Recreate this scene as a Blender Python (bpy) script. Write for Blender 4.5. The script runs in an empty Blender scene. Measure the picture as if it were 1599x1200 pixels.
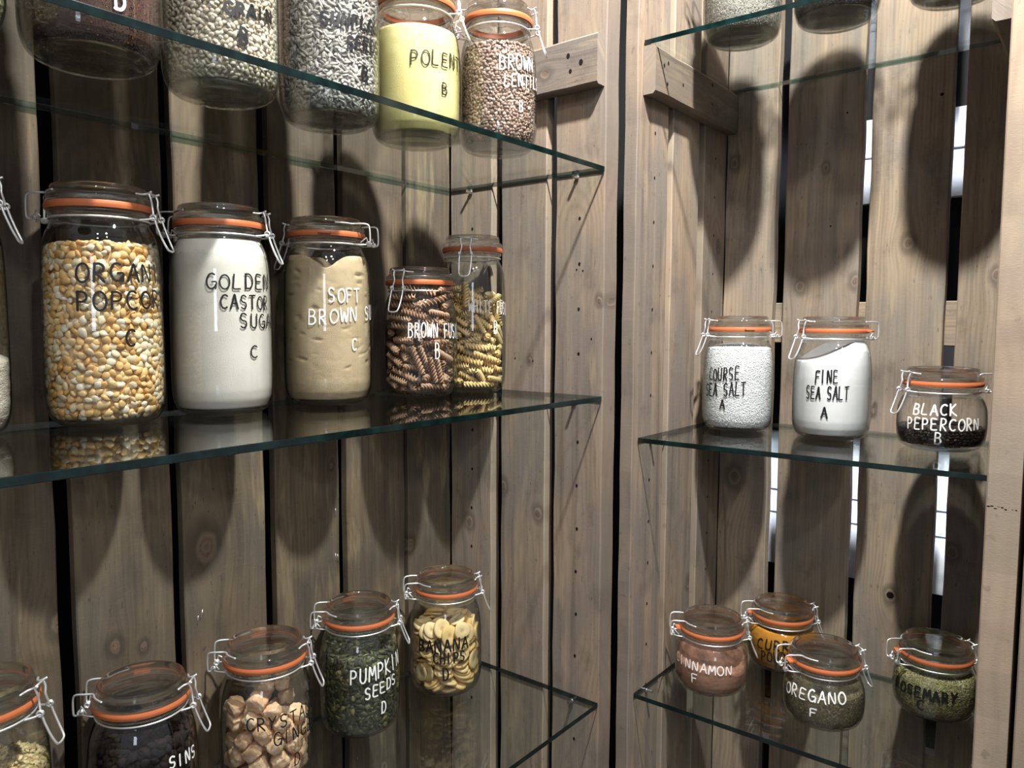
import bpy, math, random
import numpy as np
from mathutils import Vector, Matrix, Quaternion

S = bpy.context.scene
COL = S.collection
PI = math.pi

# ---------------------------------------------------------------- camera
cam = bpy.data.cameras.new('camera')
cam.sensor_fit = 'HORIZONTAL'
cam.sensor_width = 36.0
cam.lens = 36.0 * 1189.6 / 1599.0
cam.clip_start = 0.02
cam_o = bpy.data.objects.new('camera', cam)
COL.objects.link(cam_o)
_f = Vector((0.78214721, 0.61819393, -0.07798724))
_r = Vector((0.62031072, -0.78434701, 0.00379217))
_u = Vector((0.05882476, 0.05134236, 0.99694714))
cam_o.matrix_world = Matrix(((_r.x, _u.x, -_f.x, -0.95228599),
                             (_r.y, _u.y, -_f.y, -0.58417377),
                             (_r.z, _u.z, -_f.z, 0.1057645),
                             (0, 0, 0, 1)))
S.camera = cam_o

# ---------------------------------------------------------------- world, lamps, exposure
S.view_settings.view_transform = 'Standard'
S.view_settings.look = 'None'
S.view_settings.gamma = 1.0
S.view_settings.use_curve_mapping = False
S.view_settings.exposure = 0.53
S.cycles.max_bounces = 14
S.cycles.transparent_max_bounces = 64
S.cycles.caustics_reflective = False
S.cycles.caustics_refractive = False
S.cycles.sample_clamp_indirect = 3.0

w = bpy.data.worlds.new('shop_ambience')
S.world = w
w.use_nodes = True
# a bright shop ceiling above, dimmer towards the floor
_wt = w.node_tree
_bg = _wt.nodes['Background']
_tc = _wt.nodes.new('ShaderNodeTexCoord')
_sp = _wt.nodes.new('ShaderNodeSeparateXYZ')
_mr = _wt.nodes.new('ShaderNodeMapRange')
_mr.inputs[1].default_value = -0.4
_mr.inputs[2].default_value = 0.9
_mr.inputs[3].default_value = 0.145
_mr.inputs[4].default_value = 0.31
_wt.links.new(_tc.outputs['Generated'], _sp.inputs[0])
_wt.links.new(_sp.outputs[2], _mr.inputs[0])
_wt.links.new(_mr.outputs[0], _bg.inputs[1])
_bg.inputs[0].default_value = (0.95, 0.96, 1.0, 1)


def lamp(name, loc, power, radius, color, target=None, angle=None):
    kind = 'SPOT' if angle else 'POINT'
    l = bpy.data.lights.new(name, kind)
    l.energy = power
    l.color = color
    l.shadow_soft_size = radius
    if angle:
        l.spot_size = angle
        l.spot_blend = 1.0
    o = bpy.data.objects.new(name, l)
    o.location = loc
    if target:
        o.rotation_euler = (Vector(target) - Vector(loc)).to_track_quat('-Z', 'Y').to_euler()
    COL.objects.link(o)
    return o


LAMP = (1.0, 0.97, 0.935)
lamp('ceiling_spot', (-0.38, -0.45, 1.24), 152.0, 0.026, LAMP, (0.05, 0.0, 0.10), math.radians(130))
lamp('ceiling_spot', (-0.85, -1.05, 1.38), 18.0, 0.04, LAMP, (-0.2, 0.1, 0.0), math.radians(120))
for lx, ly in ((-1.45, -1.15), (-1.0, -1.75), (-1.75, -1.65)):
    lamp('ceiling_spot', (lx, ly, 1.62), 11.0, 0.05, LAMP, (-0.1, 0.0, -0.1), math.radians(110))
a = bpy.data.lights.new('shop_window', 'AREA')
a.shape = 'RECTANGLE'
a.size = 0.45
a.size_y = 0.8
a.energy = 5
a.color = (0.80, 0.88, 1.0)
ao = bpy.data.objects.new('shop_window', a)
ao.location = (-3.2, -2.6, 0.5)
ao.rotation_euler = (Vector((0, 0, 0)) - Vector(ao.location)).to_track_quat('-Z', 'Y').to_euler()
COL.objects.link(ao)

# ---------------------------------------------------------------- helpers


def link(name, me, parent=None):
    o = bpy.data.objects.new(name, me)
    COL.objects.link(o)
    if parent:
        o.parent = parent
    return o


def tag(o, label=None, cat=None, group=None, kind=None):
    if label:
        o['label'] = label
    if cat:
        o['category'] = cat
    if group:
        o['group'] = group
    if kind:
        o['kind'] = kind
    return o


def empty(name, loc=(0, 0, 0)):
    o = bpy.data.objects.new(name, None)
    o.empty_display_size = 0.02
    o.location = loc
    COL.objects.link(o)
    return o


class MB:
    """collects geometry, builds one mesh"""

    def __init__(self):
        self.v = []
        self.f = []
        self.m = []
        self.n = 0

    def add(self, verts, faces, mat=0):
        b = self.n
        self.v.extend(verts)
        self.n += len(verts)
        for q in faces:
            self.f.append(tuple(i + b for i in q))
            self.m.append(mat)

    def box(self, c, s, mat=0, ch=0.0):
        x0, x1 = c[0] - s[0] / 2, c[0] + s[0] / 2
        y0, y1 = c[1] - s[1] / 2, c[1] + s[1] / 2
        z0, z1 = c[2] - s[2] / 2, c[2] + s[2] / 2
        if ch <= 0:
            v = [(x, y, z) for x in (x0, x1) for y in (y0, y1) for z in (z0, z1)]
            self.add(v, [(0, 1, 3, 2), (4, 6, 7, 5), (0, 4, 5, 1), (2, 3, 7, 6), (0, 2, 6, 4), (1, 5, 7, 3)], mat)
            return
        import bmesh
        bm = bmesh.new()
        bmesh.ops.create_cube(bm, size=1)
        for q in bm.verts:
            q.co = Vector((c[0] + q.co.x * s[0], c[1] + q.co.y * s[1], c[2] + q.co.z * s[2]))
        bmesh.ops.bevel(bm, geom=bm.edges[:], offset=ch, segments=2, profile=0.6, affect='EDGES')
        bm.verts.index_update()
        self.add([tuple(q.co) for q in bm.verts], [tuple(q.index for q in f.verts) for f in bm.faces], mat)
        bm.free()

    def tube(self, path, r, n=8, closed=False, mat=0):
        P = [Vector(p) for p in path]
        N = len(P)
        rings = []
        prev = None
        for i in range(N):
            if closed:
                t = (P[(i + 1) % N] - P[i - 1]).normalized()
            else:
                t = (P[min(i + 1, N - 1)] - P[max(i - 1, 0)]).normalized()
            if prev is None:
                a = Vector((0, 0, 1)) if abs(t.z) < 0.9 else Vector((1, 0, 0))
                u = t.cross(a).normalized()
            else:
                u = (prev - t * prev.dot(t)).normalized()
            prev = u
            w_ = t.cross(u)
            rings.append([tuple(P[i] + (u * math.cos(2 * PI * k / n) + w_ * math.sin(2 * PI * k / n)) * r) for k in range(n)])
        v = [q for R in rings for q in R]
        f = []
        for i in range(N if closed else N - 1):
            j = (i + 1) % N
            for k in range(n):
                k2 = (k + 1) % n
                f.append((i * n + k, i * n + k2, j * n + k2, j * n + k))
        if not closed:
            f.append(tuple(range(n))[::-1])
            f.append(tuple((N - 1) * n + k for k in range(n)))
        self.add(v, f, mat)

    def lathe(self, prof, n=64, mat=0):
        """closed outline of (r, z); points on the axis become one vertex"""
        rows = []
        v = []
        for r, z in prof:
            if r < 1e-6:
                rows.append([len(v)] * n)
                v.append((0, 0, z))
            else:
                rows.append(list(range(len(v), len(v) + n)))
                v.extend((r * math.cos(2 * PI * k / n), r * math.sin(2 * PI * k / n), z) for k in range(n))
        f = []
        for a, b in zip(rows[:-1], rows[1:]):
            for k in range(n):
                k2 = (k + 1) % n
                q = []
                for i in (a[k], a[k2], b[k2], b[k]):
                    if i not in q:
                        q.append(i)
                if len(q) > 2:
                    f.append(tuple(q))
        self.add(v, f, mat)

    def mesh(self, name, mats, smooth=True):
        me = bpy.data.meshes.new(name)
        me.from_pydata(self.v, [], self.f)
        for m in (mats if isinstance(mats, (list, tuple)) else [mats]):
            me.materials.append(m)
        me.polygons.foreach_set('material_index', self.m)
        me.polygons.foreach_set('use_smooth', [smooth] * len(self.f))
        me.update()
        return me


def smooth_by_angle(me, deg=35):
    """mark hard edges so smooth shading keeps the corners"""
    me.set_sharp_from_angle(angle=math.radians(deg))
    return me


def bez(path, n=5):
    """Catmull-Rom through the points"""
    P = [Vector(p) for p in path]
    out = []
    for i in range(len(P) - 1):
        p0 = P[max(i - 1, 0)]
        p1, p2 = P[i], P[i + 1]
        p3 = P[min(i + 2, len(P) - 1)]
        for k in range(n):
            t = k / n
            out.append(0.5 * ((2 * p1) + (p2 - p0) * t + (2 * p0 - 5 * p1 + 4 * p2 - p3) * t * t + (3 * p1 - p0 - 3 * p2 + p3) * t ** 3))
    out.append(P[-1])
    return [tuple(q) for q in out]


# ---------------------------------------------------------------- materials


class NT:
    def __init__(self, name):
        self.mat = bpy.data.materials.new(name)
        self.mat.use_nodes = True
        self.t = self.mat.node_tree
        self.t.nodes.clear()
        self.out = self.t.nodes.new('ShaderNodeOutputMaterial')

    def n(self, kind, **kw):
        nd = self.t.nodes.new('ShaderNode' + kind)
        for k, v in kw.items():
            setattr(nd, k, v)
        return nd

    def put(self, sock, val):
        if val is None:
            return
        if hasattr(val, 'links'):
            self.t.links.new(val, sock)
        else:
            if isinstance(val, (tuple, list)) and len(val) == 3 and sock.type == 'RGBA':
                val = (*val, 1)
            sock.default_value = val

    def math(self, op, a, b=None, c=None, clamp=False):
        nd = self.n('Math', operation=op, use_clamp=clamp)
        self.put(nd.inputs[0], a)
        if b is not None:
            self.put(nd.inputs[1], b)
        if c is not None:
            self.put(nd.inputs[2], c)
        return nd.outputs[0]

    def mix(self, fac, a, b, mode='MIX'):
        nd = self.n('Mix', data_type='RGBA', blend_type=mode)
        self.put(nd.inputs[0], fac)
        self.put(nd.inputs[6], a)
        self.put(nd.inputs[7], b)
        return nd.outputs[2]

    def noise(self, vec, scale, detail=3.0, rough=0.55):
        nd = self.n('TexNoise')
        self.put(nd.inputs['Vector'], vec)
        self.put(nd.inputs['Scale'], scale)
        nd.inputs['Detail'].default_value = detail
        nd.inputs['Roughness'].default_value = rough
        return nd.outputs['Fac']

    def xyz(self, x, y, z):
        nd = self.n('CombineXYZ')
        self.put(nd.inputs[0], x)
        self.put(nd.inputs[1], y)
        self.put(nd.inputs[2], z)
        return nd.outputs[0]

    def sep(self, v):
        nd = self.n('SeparateXYZ')
        self.put(nd.inputs[0], v)
        return nd.outputs

    def smooth(self, v, a, b):
        nd = self.n('MapRange', interpolation_type='SMOOTHSTEP')
        self.put(nd.inputs[0], v)
        nd.inputs[1].default_value = a
        nd.inputs[2].default_value = b
        return nd.outputs[0]

    def pos(self):
        return self.n('TexCoord').outputs['Object']

    def attr(self, name, vec=False):
        nd = self.n('Attribute', attribute_name=name)
        return nd.outputs['Vector'] if vec else nd.outputs['Color']

    def pbr(self, color, rough=0.6, metal=0.0, bump=None, bump_d=0.001, bump_s=0.5, spec=0.5, sss=0.0, sss_r=0.004):
        p = self.n('BsdfPrincipled')
        self.put(p.inputs['Base Color'], color)
        self.put(p.inputs['Roughness'], rough)
        self.put(p.inputs['Metallic'], metal)
        self.put(p.inputs['Specular IOR Level'], spec)
        if sss:
            p.inputs['Subsurface Weight'].default_value = sss
            p.inputs['Subsurface Radius'].default_value = (1.0, 0.6, 0.35)
            p.inputs['Subsurface Scale'].default_value = sss_r
        if bump is not None:
            b = self.n('Bump')
            b.inputs['Strength'].default_value = bump_s
            b.inputs['Distance'].default_value = bump_d
            self.put(b.inputs['Height'], bump)
            self.t.links.new(b.outputs[0], p.inputs['Normal'])
        self.t.links.new(p.outputs[0], self.out.inputs['Surface'])
        return self.mat


def wood_material(name, grey, tan, dark, edge):
    m = NT(name)
    u, v, idn = m.sep(m.attr('puv', True))
    id17 = m.math('MULTIPLY', idn, 17.3)
    # knots pull the grain lines round themselves
    core = None
    ring = None
    warp_u = u
    for k in ('k1', 'k2', 'k3'):
        ku, kv, kr = m.sep(m.attr(k, True))
        du = m.math('SUBTRACT', u, ku)
        dv = m.math('MULTIPLY', m.math('SUBTRACT', v, kv), 0.72)
        wob = m.math('MULTIPLY', m.math('SUBTRACT', m.noise(m.xyz(u, v, id17), 70, 2), 0.5), 0.006)
        d = m.math('ADD', m.math('SQRT', m.math('ADD', m.math('MULTIPLY', du, du), m.math('MULTIPLY', dv, dv))), wob)
        dn = m.math('DIVIDE', d, kr)
        inf = m.math('EXPONENT', m.math('MULTIPLY', m.math('MULTIPLY', dn, dn), -0.10))
        push = m.math('MULTIPLY', m.math('MULTIPLY', inf, kr), 2.2)
        sgn = m.math('DIVIDE', du, m.math('ADD', m.math('ABSOLUTE', du), m.math('MULTIPLY', kr, 1.6)))
        warp_u = m.math('SUBTRACT', warp_u, m.math('MULTIPLY', push, sgn))
        c = m.math('SUBTRACT', 1.0, m.smooth(dn, 0.35, 1.0))
        r_ = m.math('MULTIPLY', m.smooth(dn, 0.75, 1.05), m.math('SUBTRACT', 1.0, m.smooth(dn, 1.1, 2.3)))
        kd = dn if core is None else m.math('MINIMUM', kd, dn)
        core = c if core is None else m.math('MAXIMUM', core, c)
        ring = r_ if ring is None else m.math('MAXIMUM', ring, r_)
    # annual rings of a slightly tilted log
    hgt = m.math('MULTIPLY', m.math('SINE', m.math('MULTIPLY', idn, 41.0)), 0.05)
    uo = m.math('ADD', warp_u, m.math('MULTIPLY', m.math('SINE', m.math('MULTIPLY', idn, 23.0)), 0.06))
    drift = m.math('MULTIPLY', m.math('SUBTRACT', m.noise(m.xyz(m.math('MULTIPLY', u, 2.0), m.math('MULTIPLY', v, 2.6), id17), 1.0, 2), 0.5), 0.09)
    hh = m.math('ADD', hgt, drift)
    rad = m.math('SQRT', m.math('ADD', m.math('MULTIPLY', uo, uo), m.math('MULTIPLY', hh, hh)))
    rings = m.math('SINE', m.math('ADD', m.math('MULTIPLY', rad, 1150.0), m.math('MULTIPLY', m.noise(m.xyz(m.math('MULTIPLY', u, 40.0), m.math('MULTIPLY', v, 9.0), id17), 1.0, 2), 7.0)))
    rings = m.math('POWER', m.math('MULTIPLY_ADD', rings, 0.5, 0.5), 1.7)
    fib = m.noise(m.xyz(m.math('MULTIPLY', warp_u, 330.0), m.math('MULTIPLY', v, 7.0), id17), 1.0, 4, 0.6)
    streak = m.noise(m.xyz(m.math('MULTIPLY', warp_u, 75.0), m.math('MULTIPLY', v, 2.2), id17), 1.0, 3, 0.6)
    blot = m.noise(m.xyz(m.math('MULTIPLY', u, 11.0), m.math('MULTIPLY', v, 4.5), m.math('ADD', id17, 3.0)), 1.0, 3, 0.55)
    blot2 = m.noise(m.xyz(m.math('MULTIPLY', u, 26.0), m.math('MULTIPLY', v, 15.0), m.math('ADD', id17, 9.0)), 1.0, 4, 0.6)
    fuzz = m.noise(m.xyz(m.math('MULTIPLY', u, 900.0), m.math('MULTIPLY', v, 700.0), id17), 1.0, 2)
    col = m.mix(m.smooth(blot, 0.38, 0.66), grey, tan)
    col = m.mix(m.math('MULTIPLY', m.smooth(streak, 0.5, 0.75), 0.55), col, dark)
    col = m.mix(m.math('MULTIPLY', m.smooth(streak, 0.5, 0.28), 0.35), col, edge)
    col = m.mix(m.math('MULTIPLY', rings, m.math('MULTIPLY', m.smooth(blot, 0.3, 0.7), 0.26)), col, dark)
    col = m.mix(m.math('MULTIPLY', m.smooth(fib, 0.52, 0.75), 0.30), col, dark)
    col = m.mix(m.math('MULTIPLY', m.smooth(blot2, 0.52, 0.76), 0.45), col, dark)
    col = m.mix(m.math('MULTIPLY', m.smooth(fuzz, 0.55, 0.8), 0.22), col, edge)
    saw = m.noise(m.xyz(m.math('MULTIPLY', u, 120.0), m.math('MULTIPLY', v, 520.0), id17), 1.0, 2)
    col = m.mix(m.math('MULTIPLY', m.smooth(saw, 0.52, 0.7), 0.14), col, edge)
    glow = m.noise(m.xyz(m.math('MULTIPLY', warp_u, 38.0), m.math('MULTIPLY', v, 5.0), m.math('ADD', id17, 5.0)), 1.0, 4, 0.62)
    col = m.mix(m.math('MULTIPLY', m.smooth(glow, 0.54, 0.70), 0.5), col, m.mix(0.4, tan, (0.50, 0.40, 0.24)))
    col = m.mix(m.math('MULTIPLY', ring, 0.6), col, dark)
    kring = m.math('MULTIPLY_ADD', m.math('SINE', m.math('MULTIPLY', kd, 16.0)), 0.5, 0.5)
    kcol = m.mix(m.math('MULTIPLY', kring, 0.55), (0.165, 0.115, 0.082), (0.085, 0.058, 0.042))
    kcol = m.mix(m.smooth(m.noise(m.xyz(m.math('MULTIPLY', u, 500.0), m.math('MULTIPLY', v, 300.0), id17), 1.0, 2), 0.62, 0.72), kcol, (0.02, 0.014, 0.012))
    col = m.mix(m.math('MULTIPLY', core, 0.9), col, kcol)
    fleck = m.noise(m.xyz(m.math('MULTIPLY', u, 240.0), m.math('MULTIPLY', v, 70.0), m.math('ADD', id17, 21.0)), 1.0, 2)
    col = m.mix(m.math('MULTIPLY', m.smooth(fleck, 0.66, 0.74), 0.55), col, dark)
    # front edges of the outer boards painted darker, dimming the lamp light there
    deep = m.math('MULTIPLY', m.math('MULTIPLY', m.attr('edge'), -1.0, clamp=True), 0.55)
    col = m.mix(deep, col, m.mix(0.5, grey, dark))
    tone = m.math('MULTIPLY_ADD', m.math('SINE', m.math('MULTIPLY', idn, 61.0)), 0.10, 1.0)
    vm = m.n('VectorMath', operation='SCALE')
    m.put(vm.inputs[0], col)
    m.put(vm.inputs['Scale'], tone)
    col = vm.outputs[0]
    worn = m.math('MULTIPLY', m.math('MAXIMUM', m.attr('edge'), 0.0), m.math('MULTIPLY_ADD', streak, 0.5, 0.12))
    col = m.mix(worn, col, edge)
    hb = m.math('ADD', m.math('MULTIPLY', fib, 0.6), m.math('ADD', m.math('MULTIPLY', fuzz, 0.25), m.math('MULTIPLY', core, -0.8)))
    return m.pbr(col, 0.78, bump=hb, bump_d=0.0012, bump_s=0.45, spec=0.25)


def glass_material(name, tint, edge_tint, f0=0.04, f90=0.96, dirt=0.0, dirt_col=(0.5, 0.4, 0.35), rough=0.0):
    m = NT(name)
    fac = m.n('LayerWeight')
    fac.inputs['Blend'].default_value = 0.5
    g = fac.outputs['Facing']
    fres = m.math('MULTIPLY_ADD', m.math('POWER', g, 5.0), f90 - f0, f0, clamp=True)
    tr = m.n('BsdfTransparent')
    m.put(tr.inputs[0], m.mix(m.math('POWER', g, 3.0), tint, edge_tint))
    gl = m.n('BsdfGlossy')
    gl.inputs['Roughness'].default_value = rough
    gl.inputs['Color'].default_value = (1, 1, 1, 1)
    mx = m.n('MixShader')
    m.put(mx.inputs[0], fres)
    m.t.links.new(tr.outputs[0], mx.inputs[1])
    m.t.links.new(gl.outputs[0], mx.inputs[2])
    last = mx.outputs[0]
    if dirt:
        df = m.n('BsdfDiffuse')
        df.inputs['Color'].default_value = (*dirt_col, 1)
        nz = m.noise(m.pos(), 60, 4)
        z = m.sep(m.pos())[2]
        mx2 = m.n('MixShader')
        m.put(mx2.inputs[0], m.math('MULTIPLY', m.smooth(nz, 0.3, 0.8), dirt))
        m.t.links.new(last, mx2.inputs[1])
        m.t.links.new(df.outputs[0], mx2.inputs[2])
        last = mx2.outputs[0]
    m.t.links.new(last, m.out.inputs['Surface'])
    return m.mat


def plain(name, color, rough=0.5, metal=0.0, spec=0.5):
    return NT(name).pbr(color, rough, metal, spec=spec)


def grain_material(name, rough=0.55, spec=0.4, bump=0.3, bscale=900, sss=0.0):
    """colour per grain from the mesh, fine roughness on top"""
    m = NT(name)
    nz = m.noise(m.pos(), bscale, 3)
    col = m.mix(m.math('MULTIPLY', m.smooth(nz, 0.45, 0.75), 0.16), m.attr('gc'), (0.08, 0.06, 0.04))
    return m.pbr(col, rough, bump=nz, bump_d=0.0004, bump_s=bump, spec=spec, sss=sss)


def powder_material(name, a, b, c=None, scale=260, speck=0.25, bump_d=0.0008, rough=0.85, spec=0.2, sss=0.0, band=None):
    m = NT(name)
    p = m.pos()
    n1 = m.noise(p, 28, 4)
    n2 = m.noise(p, scale * 4, 3)
    vo = m.n('TexVoronoi')
    m.put(vo.inputs['Vector'], p)
    vo.inputs['Scale'].default_value = scale * 4
    col = m.mix(m.smooth(n1, 0.35, 0.65), a, b)
    col = m.mix(m.math('MULTIPLY', m.smooth(n2, 0.5, 0.7), speck), col, c or a)
    h = m.math('ADD', m.math('MULTIPLY', vo.outputs['Distance'], 0.7), n2)
    return m.pbr(col, rough, bump=h, bump_d=bump_d, bump_s=0.6, spec=spec, sss=sss)


M = {}
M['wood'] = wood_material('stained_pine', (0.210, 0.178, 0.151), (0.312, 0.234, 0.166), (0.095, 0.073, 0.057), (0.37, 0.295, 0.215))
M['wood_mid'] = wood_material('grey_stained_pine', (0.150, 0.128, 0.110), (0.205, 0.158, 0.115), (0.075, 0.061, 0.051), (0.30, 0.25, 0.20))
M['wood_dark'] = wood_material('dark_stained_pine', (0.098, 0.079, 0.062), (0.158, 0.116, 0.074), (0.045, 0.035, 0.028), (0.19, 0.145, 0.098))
M['hole'] = plain('hole_dark', (0.012, 0.009, 0.008), 0.9, spec=0.1)
M['glass'] = glass_material('jar_glass', (0.988, 0.994, 0.99), (0.34, 0.38, 0.36))
M['glass_pink'] = glass_material('jar_glass_dusty_cinnamon', (0.988, 0.99, 0.985), (0.42, 0.44, 0.42), dirt=0.30, dirt_col=(0.40, 0.22, 0.15))
M['glass_olive'] = glass_material('jar_glass_dusty_herb', (0.988, 0.99, 0.985), (0.42, 0.44, 0.42), dirt=0.22, dirt_col=(0.20, 0.185, 0.12))
_m = NT('lid_glass')
_g = _m.n('BsdfGlass')
_g.inputs['IOR'].default_value = 1.5
_g.inputs['Roughness'].default_value = 0.0
_g.inputs['Color'].default_value = (0.985, 0.995, 0.99, 1)
_tr = _m.n('BsdfTransparent')
_tr.inputs[0].default_value = (0.98, 0.99, 0.985, 1)
_mx = _m.n('MixShader')
_mx.inputs[0].default_value = 0.40
_m.t.links.new(_g.outputs[0], _mx.inputs[1])
_m.t.links.new(_tr.outputs[0], _mx.inputs[2])
_m.t.links.new(_mx.outputs[0], _m.out.inputs['Surface'])
M['lid_glass'] = _m.mat
M['pane'] = glass_material('shelf_glass', (0.950, 0.972, 0.965), (0.90, 0.94, 0.93), f0=0.03, f90=0.60)
M['pane_back'] = glass_material('shelf_glass_far_edge', (0.34, 0.50, 0.46), (0.34, 0.50, 0.46), f0=0.12)
_m = NT('shelf_glass_edge')
_n = _m.noise(_m.pos(), 40, 3)
_m.pbr(_m.mix(_m.smooth(_n, 0.4, 0.7), (0.001, 0.006, 0.006), (0.004, 0.018, 0.017)), 0.15, spec=0.7)
M['pane_edge'] = _m.mat
M['wire'] = plain('galvanised_wire', (0.90, 0.90, 0.91), 0.42, 0.8)
M['rubber'] = plain('orange_rubber', (0.55, 0.155, 0.058), 0.4)
M['ink_black'] = plain('black_marker', (0.008, 0.008, 0.009), 0.4)
M['ink_white'] = plain('white_marker', (0.82, 0.82, 0.80), 0.55)
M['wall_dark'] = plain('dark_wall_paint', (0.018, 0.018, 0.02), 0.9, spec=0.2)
M['board_white'] = plain('white_board', (0.72, 0.75, 0.82), 0.4)
M['pin'] = plain('bright_steel', (0.8, 0.8, 0.8), 0.25, 1.0)

# ---------------------------------------------------------------- shelving units of planks
rng = random.Random(7)


class Planks:
    """planks of one panel: geometry plus board coordinates, knots and worn edges for the wood material"""

    def __init__(self):
        self.mb = MB()
        self.puv = []
        self.k = [[], [], []]
        self.edge = []

    def _attr(self, n, uvs, pid, knots, edge):
        for (u, v) in uvs:
            self.puv.append((u, v, pid))
        for i in range(3):
            kk = knots[i] if i < len(knots) else (9.0, 9.0, 0.01)
            self.k[i].extend([kk] * n)
        self.edge.extend([edge] * n)

    def plank(self, o, U, V, N, w_, l_, t, knots=(), wob=0.0006, seg=34, ch=0.0016, wear=0.35):
        """o: corner of the front face; U across, V along, N out of the front face"""
        o, U, V, N = Vector(o), Vector(U), Vector(V), Vector(N)
        pid = rng.uniform(0.05, 0.95)
        sa = rng.uniform(0, 6)
        sb = rng.uniform(0, 6)

        def ew(v, s):
            return wob * (math.sin(v * 31 + s) + 0.6 * math.sin(v * 77 + 2 * s) + 0.4 * math.sin(v * 190 + 3 * s))
        strips = [((ch, 0), (w_ - ch, 0), 0.0), ((w_ - ch, 0), (w_, ch), 0.8), ((w_, ch), (w_, t), 1.0),
                  ((w_, t), (0, t), 0.2), ((0, t), (0, ch), 1.0), ((0, ch), (ch, 0), 0.8)]
        for si, (a, b, e) in enumerate(strips):
            nsub = 6 if si == 0 else 1
            vs, uv, fs = [], [], []
            for i in range(seg + 1):
                v = l_ * i / seg
                for j in range(nsub + 1):
                    f = j / nsub
                    uu = a[0] + (b[0] - a[0]) * f
                    dd = a[1] + (b[1] - a[1]) * f
                    uu2 = uu + (ew(v, sa) * (1 - uu / w_) + ew(v, sb) * uu / w_)
                    p = o + U * uu2 + V * v - N * dd
                    vs.append(tuple(p))
                    uv.append((uu2 + (0.31 * dd if si != 0 else 0), v))
            q = nsub + 1
            for i in range(seg):
                for j in range(nsub):
                    fs.append((i * q + j, i * q + j + 1, (i + 1) * q + j + 1, (i + 1) * q + j))
            self.mb.add(vs, fs, 0)
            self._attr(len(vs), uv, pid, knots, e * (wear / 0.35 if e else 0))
        for vv in (0, l_):
            pts = [(ch, 0), (w_ - ch, 0), (w_, ch), (w_, t), (0, t), (0, ch)]
            vs = [tuple(o + U * (a + (ew(vv, sa) * (1 - a / w_) + ew(vv, sb) * a / w_)) + V * vv - N * b) for a, b in pts]
            self.mb.add(vs, [tuple(range(6))], 0)
            self._attr(6, [(a + b, vv + b * 0.2) for a, b in pts], pid, (), 0.7)

    def dot(self, c, N, U, r=0.0016, stretch=1.3):
        """small dark nail or peg hole"""
        c, N, U = Vector(c), Vector(N), Vector(U)
        V = N.cross(U)
        n = 10
        vs = [tuple(c + N * 0.0003 + (U * math.cos(2 * PI * i / n) + V * stretch * math.sin(2 * PI * i / n)) * r) for i in range(n)]
        self.mb.add(vs, [tuple(range(n))], 1)
        self._attr(n, [(0, 0)] * n, 0.5, (), 0)

    def build(self, name, parent, wood='wood'):
        me = self.mb.mesh(name, [M[wood], M['hole']], smooth=False)
        a = me.attributes.new('puv', 'FLOAT_VECTOR', 'POINT')
        a.data.foreach_set('vector', np.array(self.puv, dtype=np.float32).ravel())
        for i in range(3):
            a = me.attributes.new('k%d' % (i + 1), 'FLOAT_VECTOR', 'POINT')
            a.data.foreach_set('vector', np.array(self.k[i], dtype=np.float32).ravel())
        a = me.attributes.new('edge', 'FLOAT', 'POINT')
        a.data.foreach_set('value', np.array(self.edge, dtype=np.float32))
        import bmesh
        bm = bmesh.new()
        bm.from_mesh(me)
        bmesh.ops.recalc_face_normals(bm, faces=bm.faces)
        bm.to_mesh(me)
        bm.free()
        return link(name, me, parent)


ZB, ZT = -1.20, 0.74
XA, YA, ZA = (1, 0, 0), (0, 1, 0), (0, 0, 1)
NX, NY = (-1, 0, 0), (0, -1, 0)
TH = 0.019


def K(u, z, r):
    return (u, z - ZB, r)


# --- left unit: back boards run along X, right side boards along Y
left = tag(empty('shelving_unit', (-0.45, 0.15, ZB)),
           'left shelving unit of grey-brown planks with dark gaps in its back', 'shelving unit', 'rustic plank shelving units')
P = Planks()
YB = 0.302
for x0, x1, kn in ((-0.1025, -0.001, [(0.004, -0.254, 0.008), (0.085, 0.2, 0.005)]),
                   (-0.2276, -0.109, [(0.03, -0.42, 0.006)]),
                   (-0.351, -0.241, [(0.095, -0.10, 0.004)]),
                   (-0.483, -0.366, [(0.030, -0.176, 0.016), (0.08, 0.40, 0.008)]),
                   (-0.608, -0.495, [(0.040, -0.266, 0.007), (0.072, -0.277, 0.005), (0.05, 0.42, 0.008)]),
                   (-0.735, -0.6245, [(0.109, -0.222, 0.009)]),
                   (-0.865, -0.750, [(0.05, 0.1, 0.012)]),
                   (-0.985, -0.880, [])):
    P.plank((x0 + 0.0015, YB, ZB), XA, ZA, NY, x1 - x0 - 0.0015, ZT - ZB, 0.013, [K(*k) for k in kn], wear=0.02)
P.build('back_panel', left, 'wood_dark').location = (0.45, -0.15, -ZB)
P = Planks()
for y0, y1, t, kn in ((0.0, 0.086, 0.0346, [(0.0071, 0.1405, 0.005), (0.05, -0.6, 0.006)]),
                      (0.103, 0.191, TH, [(0.0124, -0.191, 0.0075), (0.083, -0.158, 0.007), (0.03, 0.05, 0.004), (0.06, 0.05, 0.004)]),
                      (0.2114, 0.301, TH, [(0.048, -0.228, 0.008)])):
    P.plank((0.0, y0, ZB), YA, ZA, NX, y1 - y0, ZT - ZB, t, [K(*k) for k in kn], wear=-0.35 if y0 == 0.0 else 0.35)  # negative value paints shade onto the front board's lamp-facing edges
for k in range(-1, 14):
    z = 0.328 - 0.0664 * k
    if abs(z - 0.443) > 0.07 or k > 0:
        P.dot((0, 0.0425 + 0.0006 * math.sin(k * 3), z), NX, YA, 0.0021)
        P.dot((0, 0.2535 + 0.001 * math.sin(k * 5), z), NX, YA, 0.0021)
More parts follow.
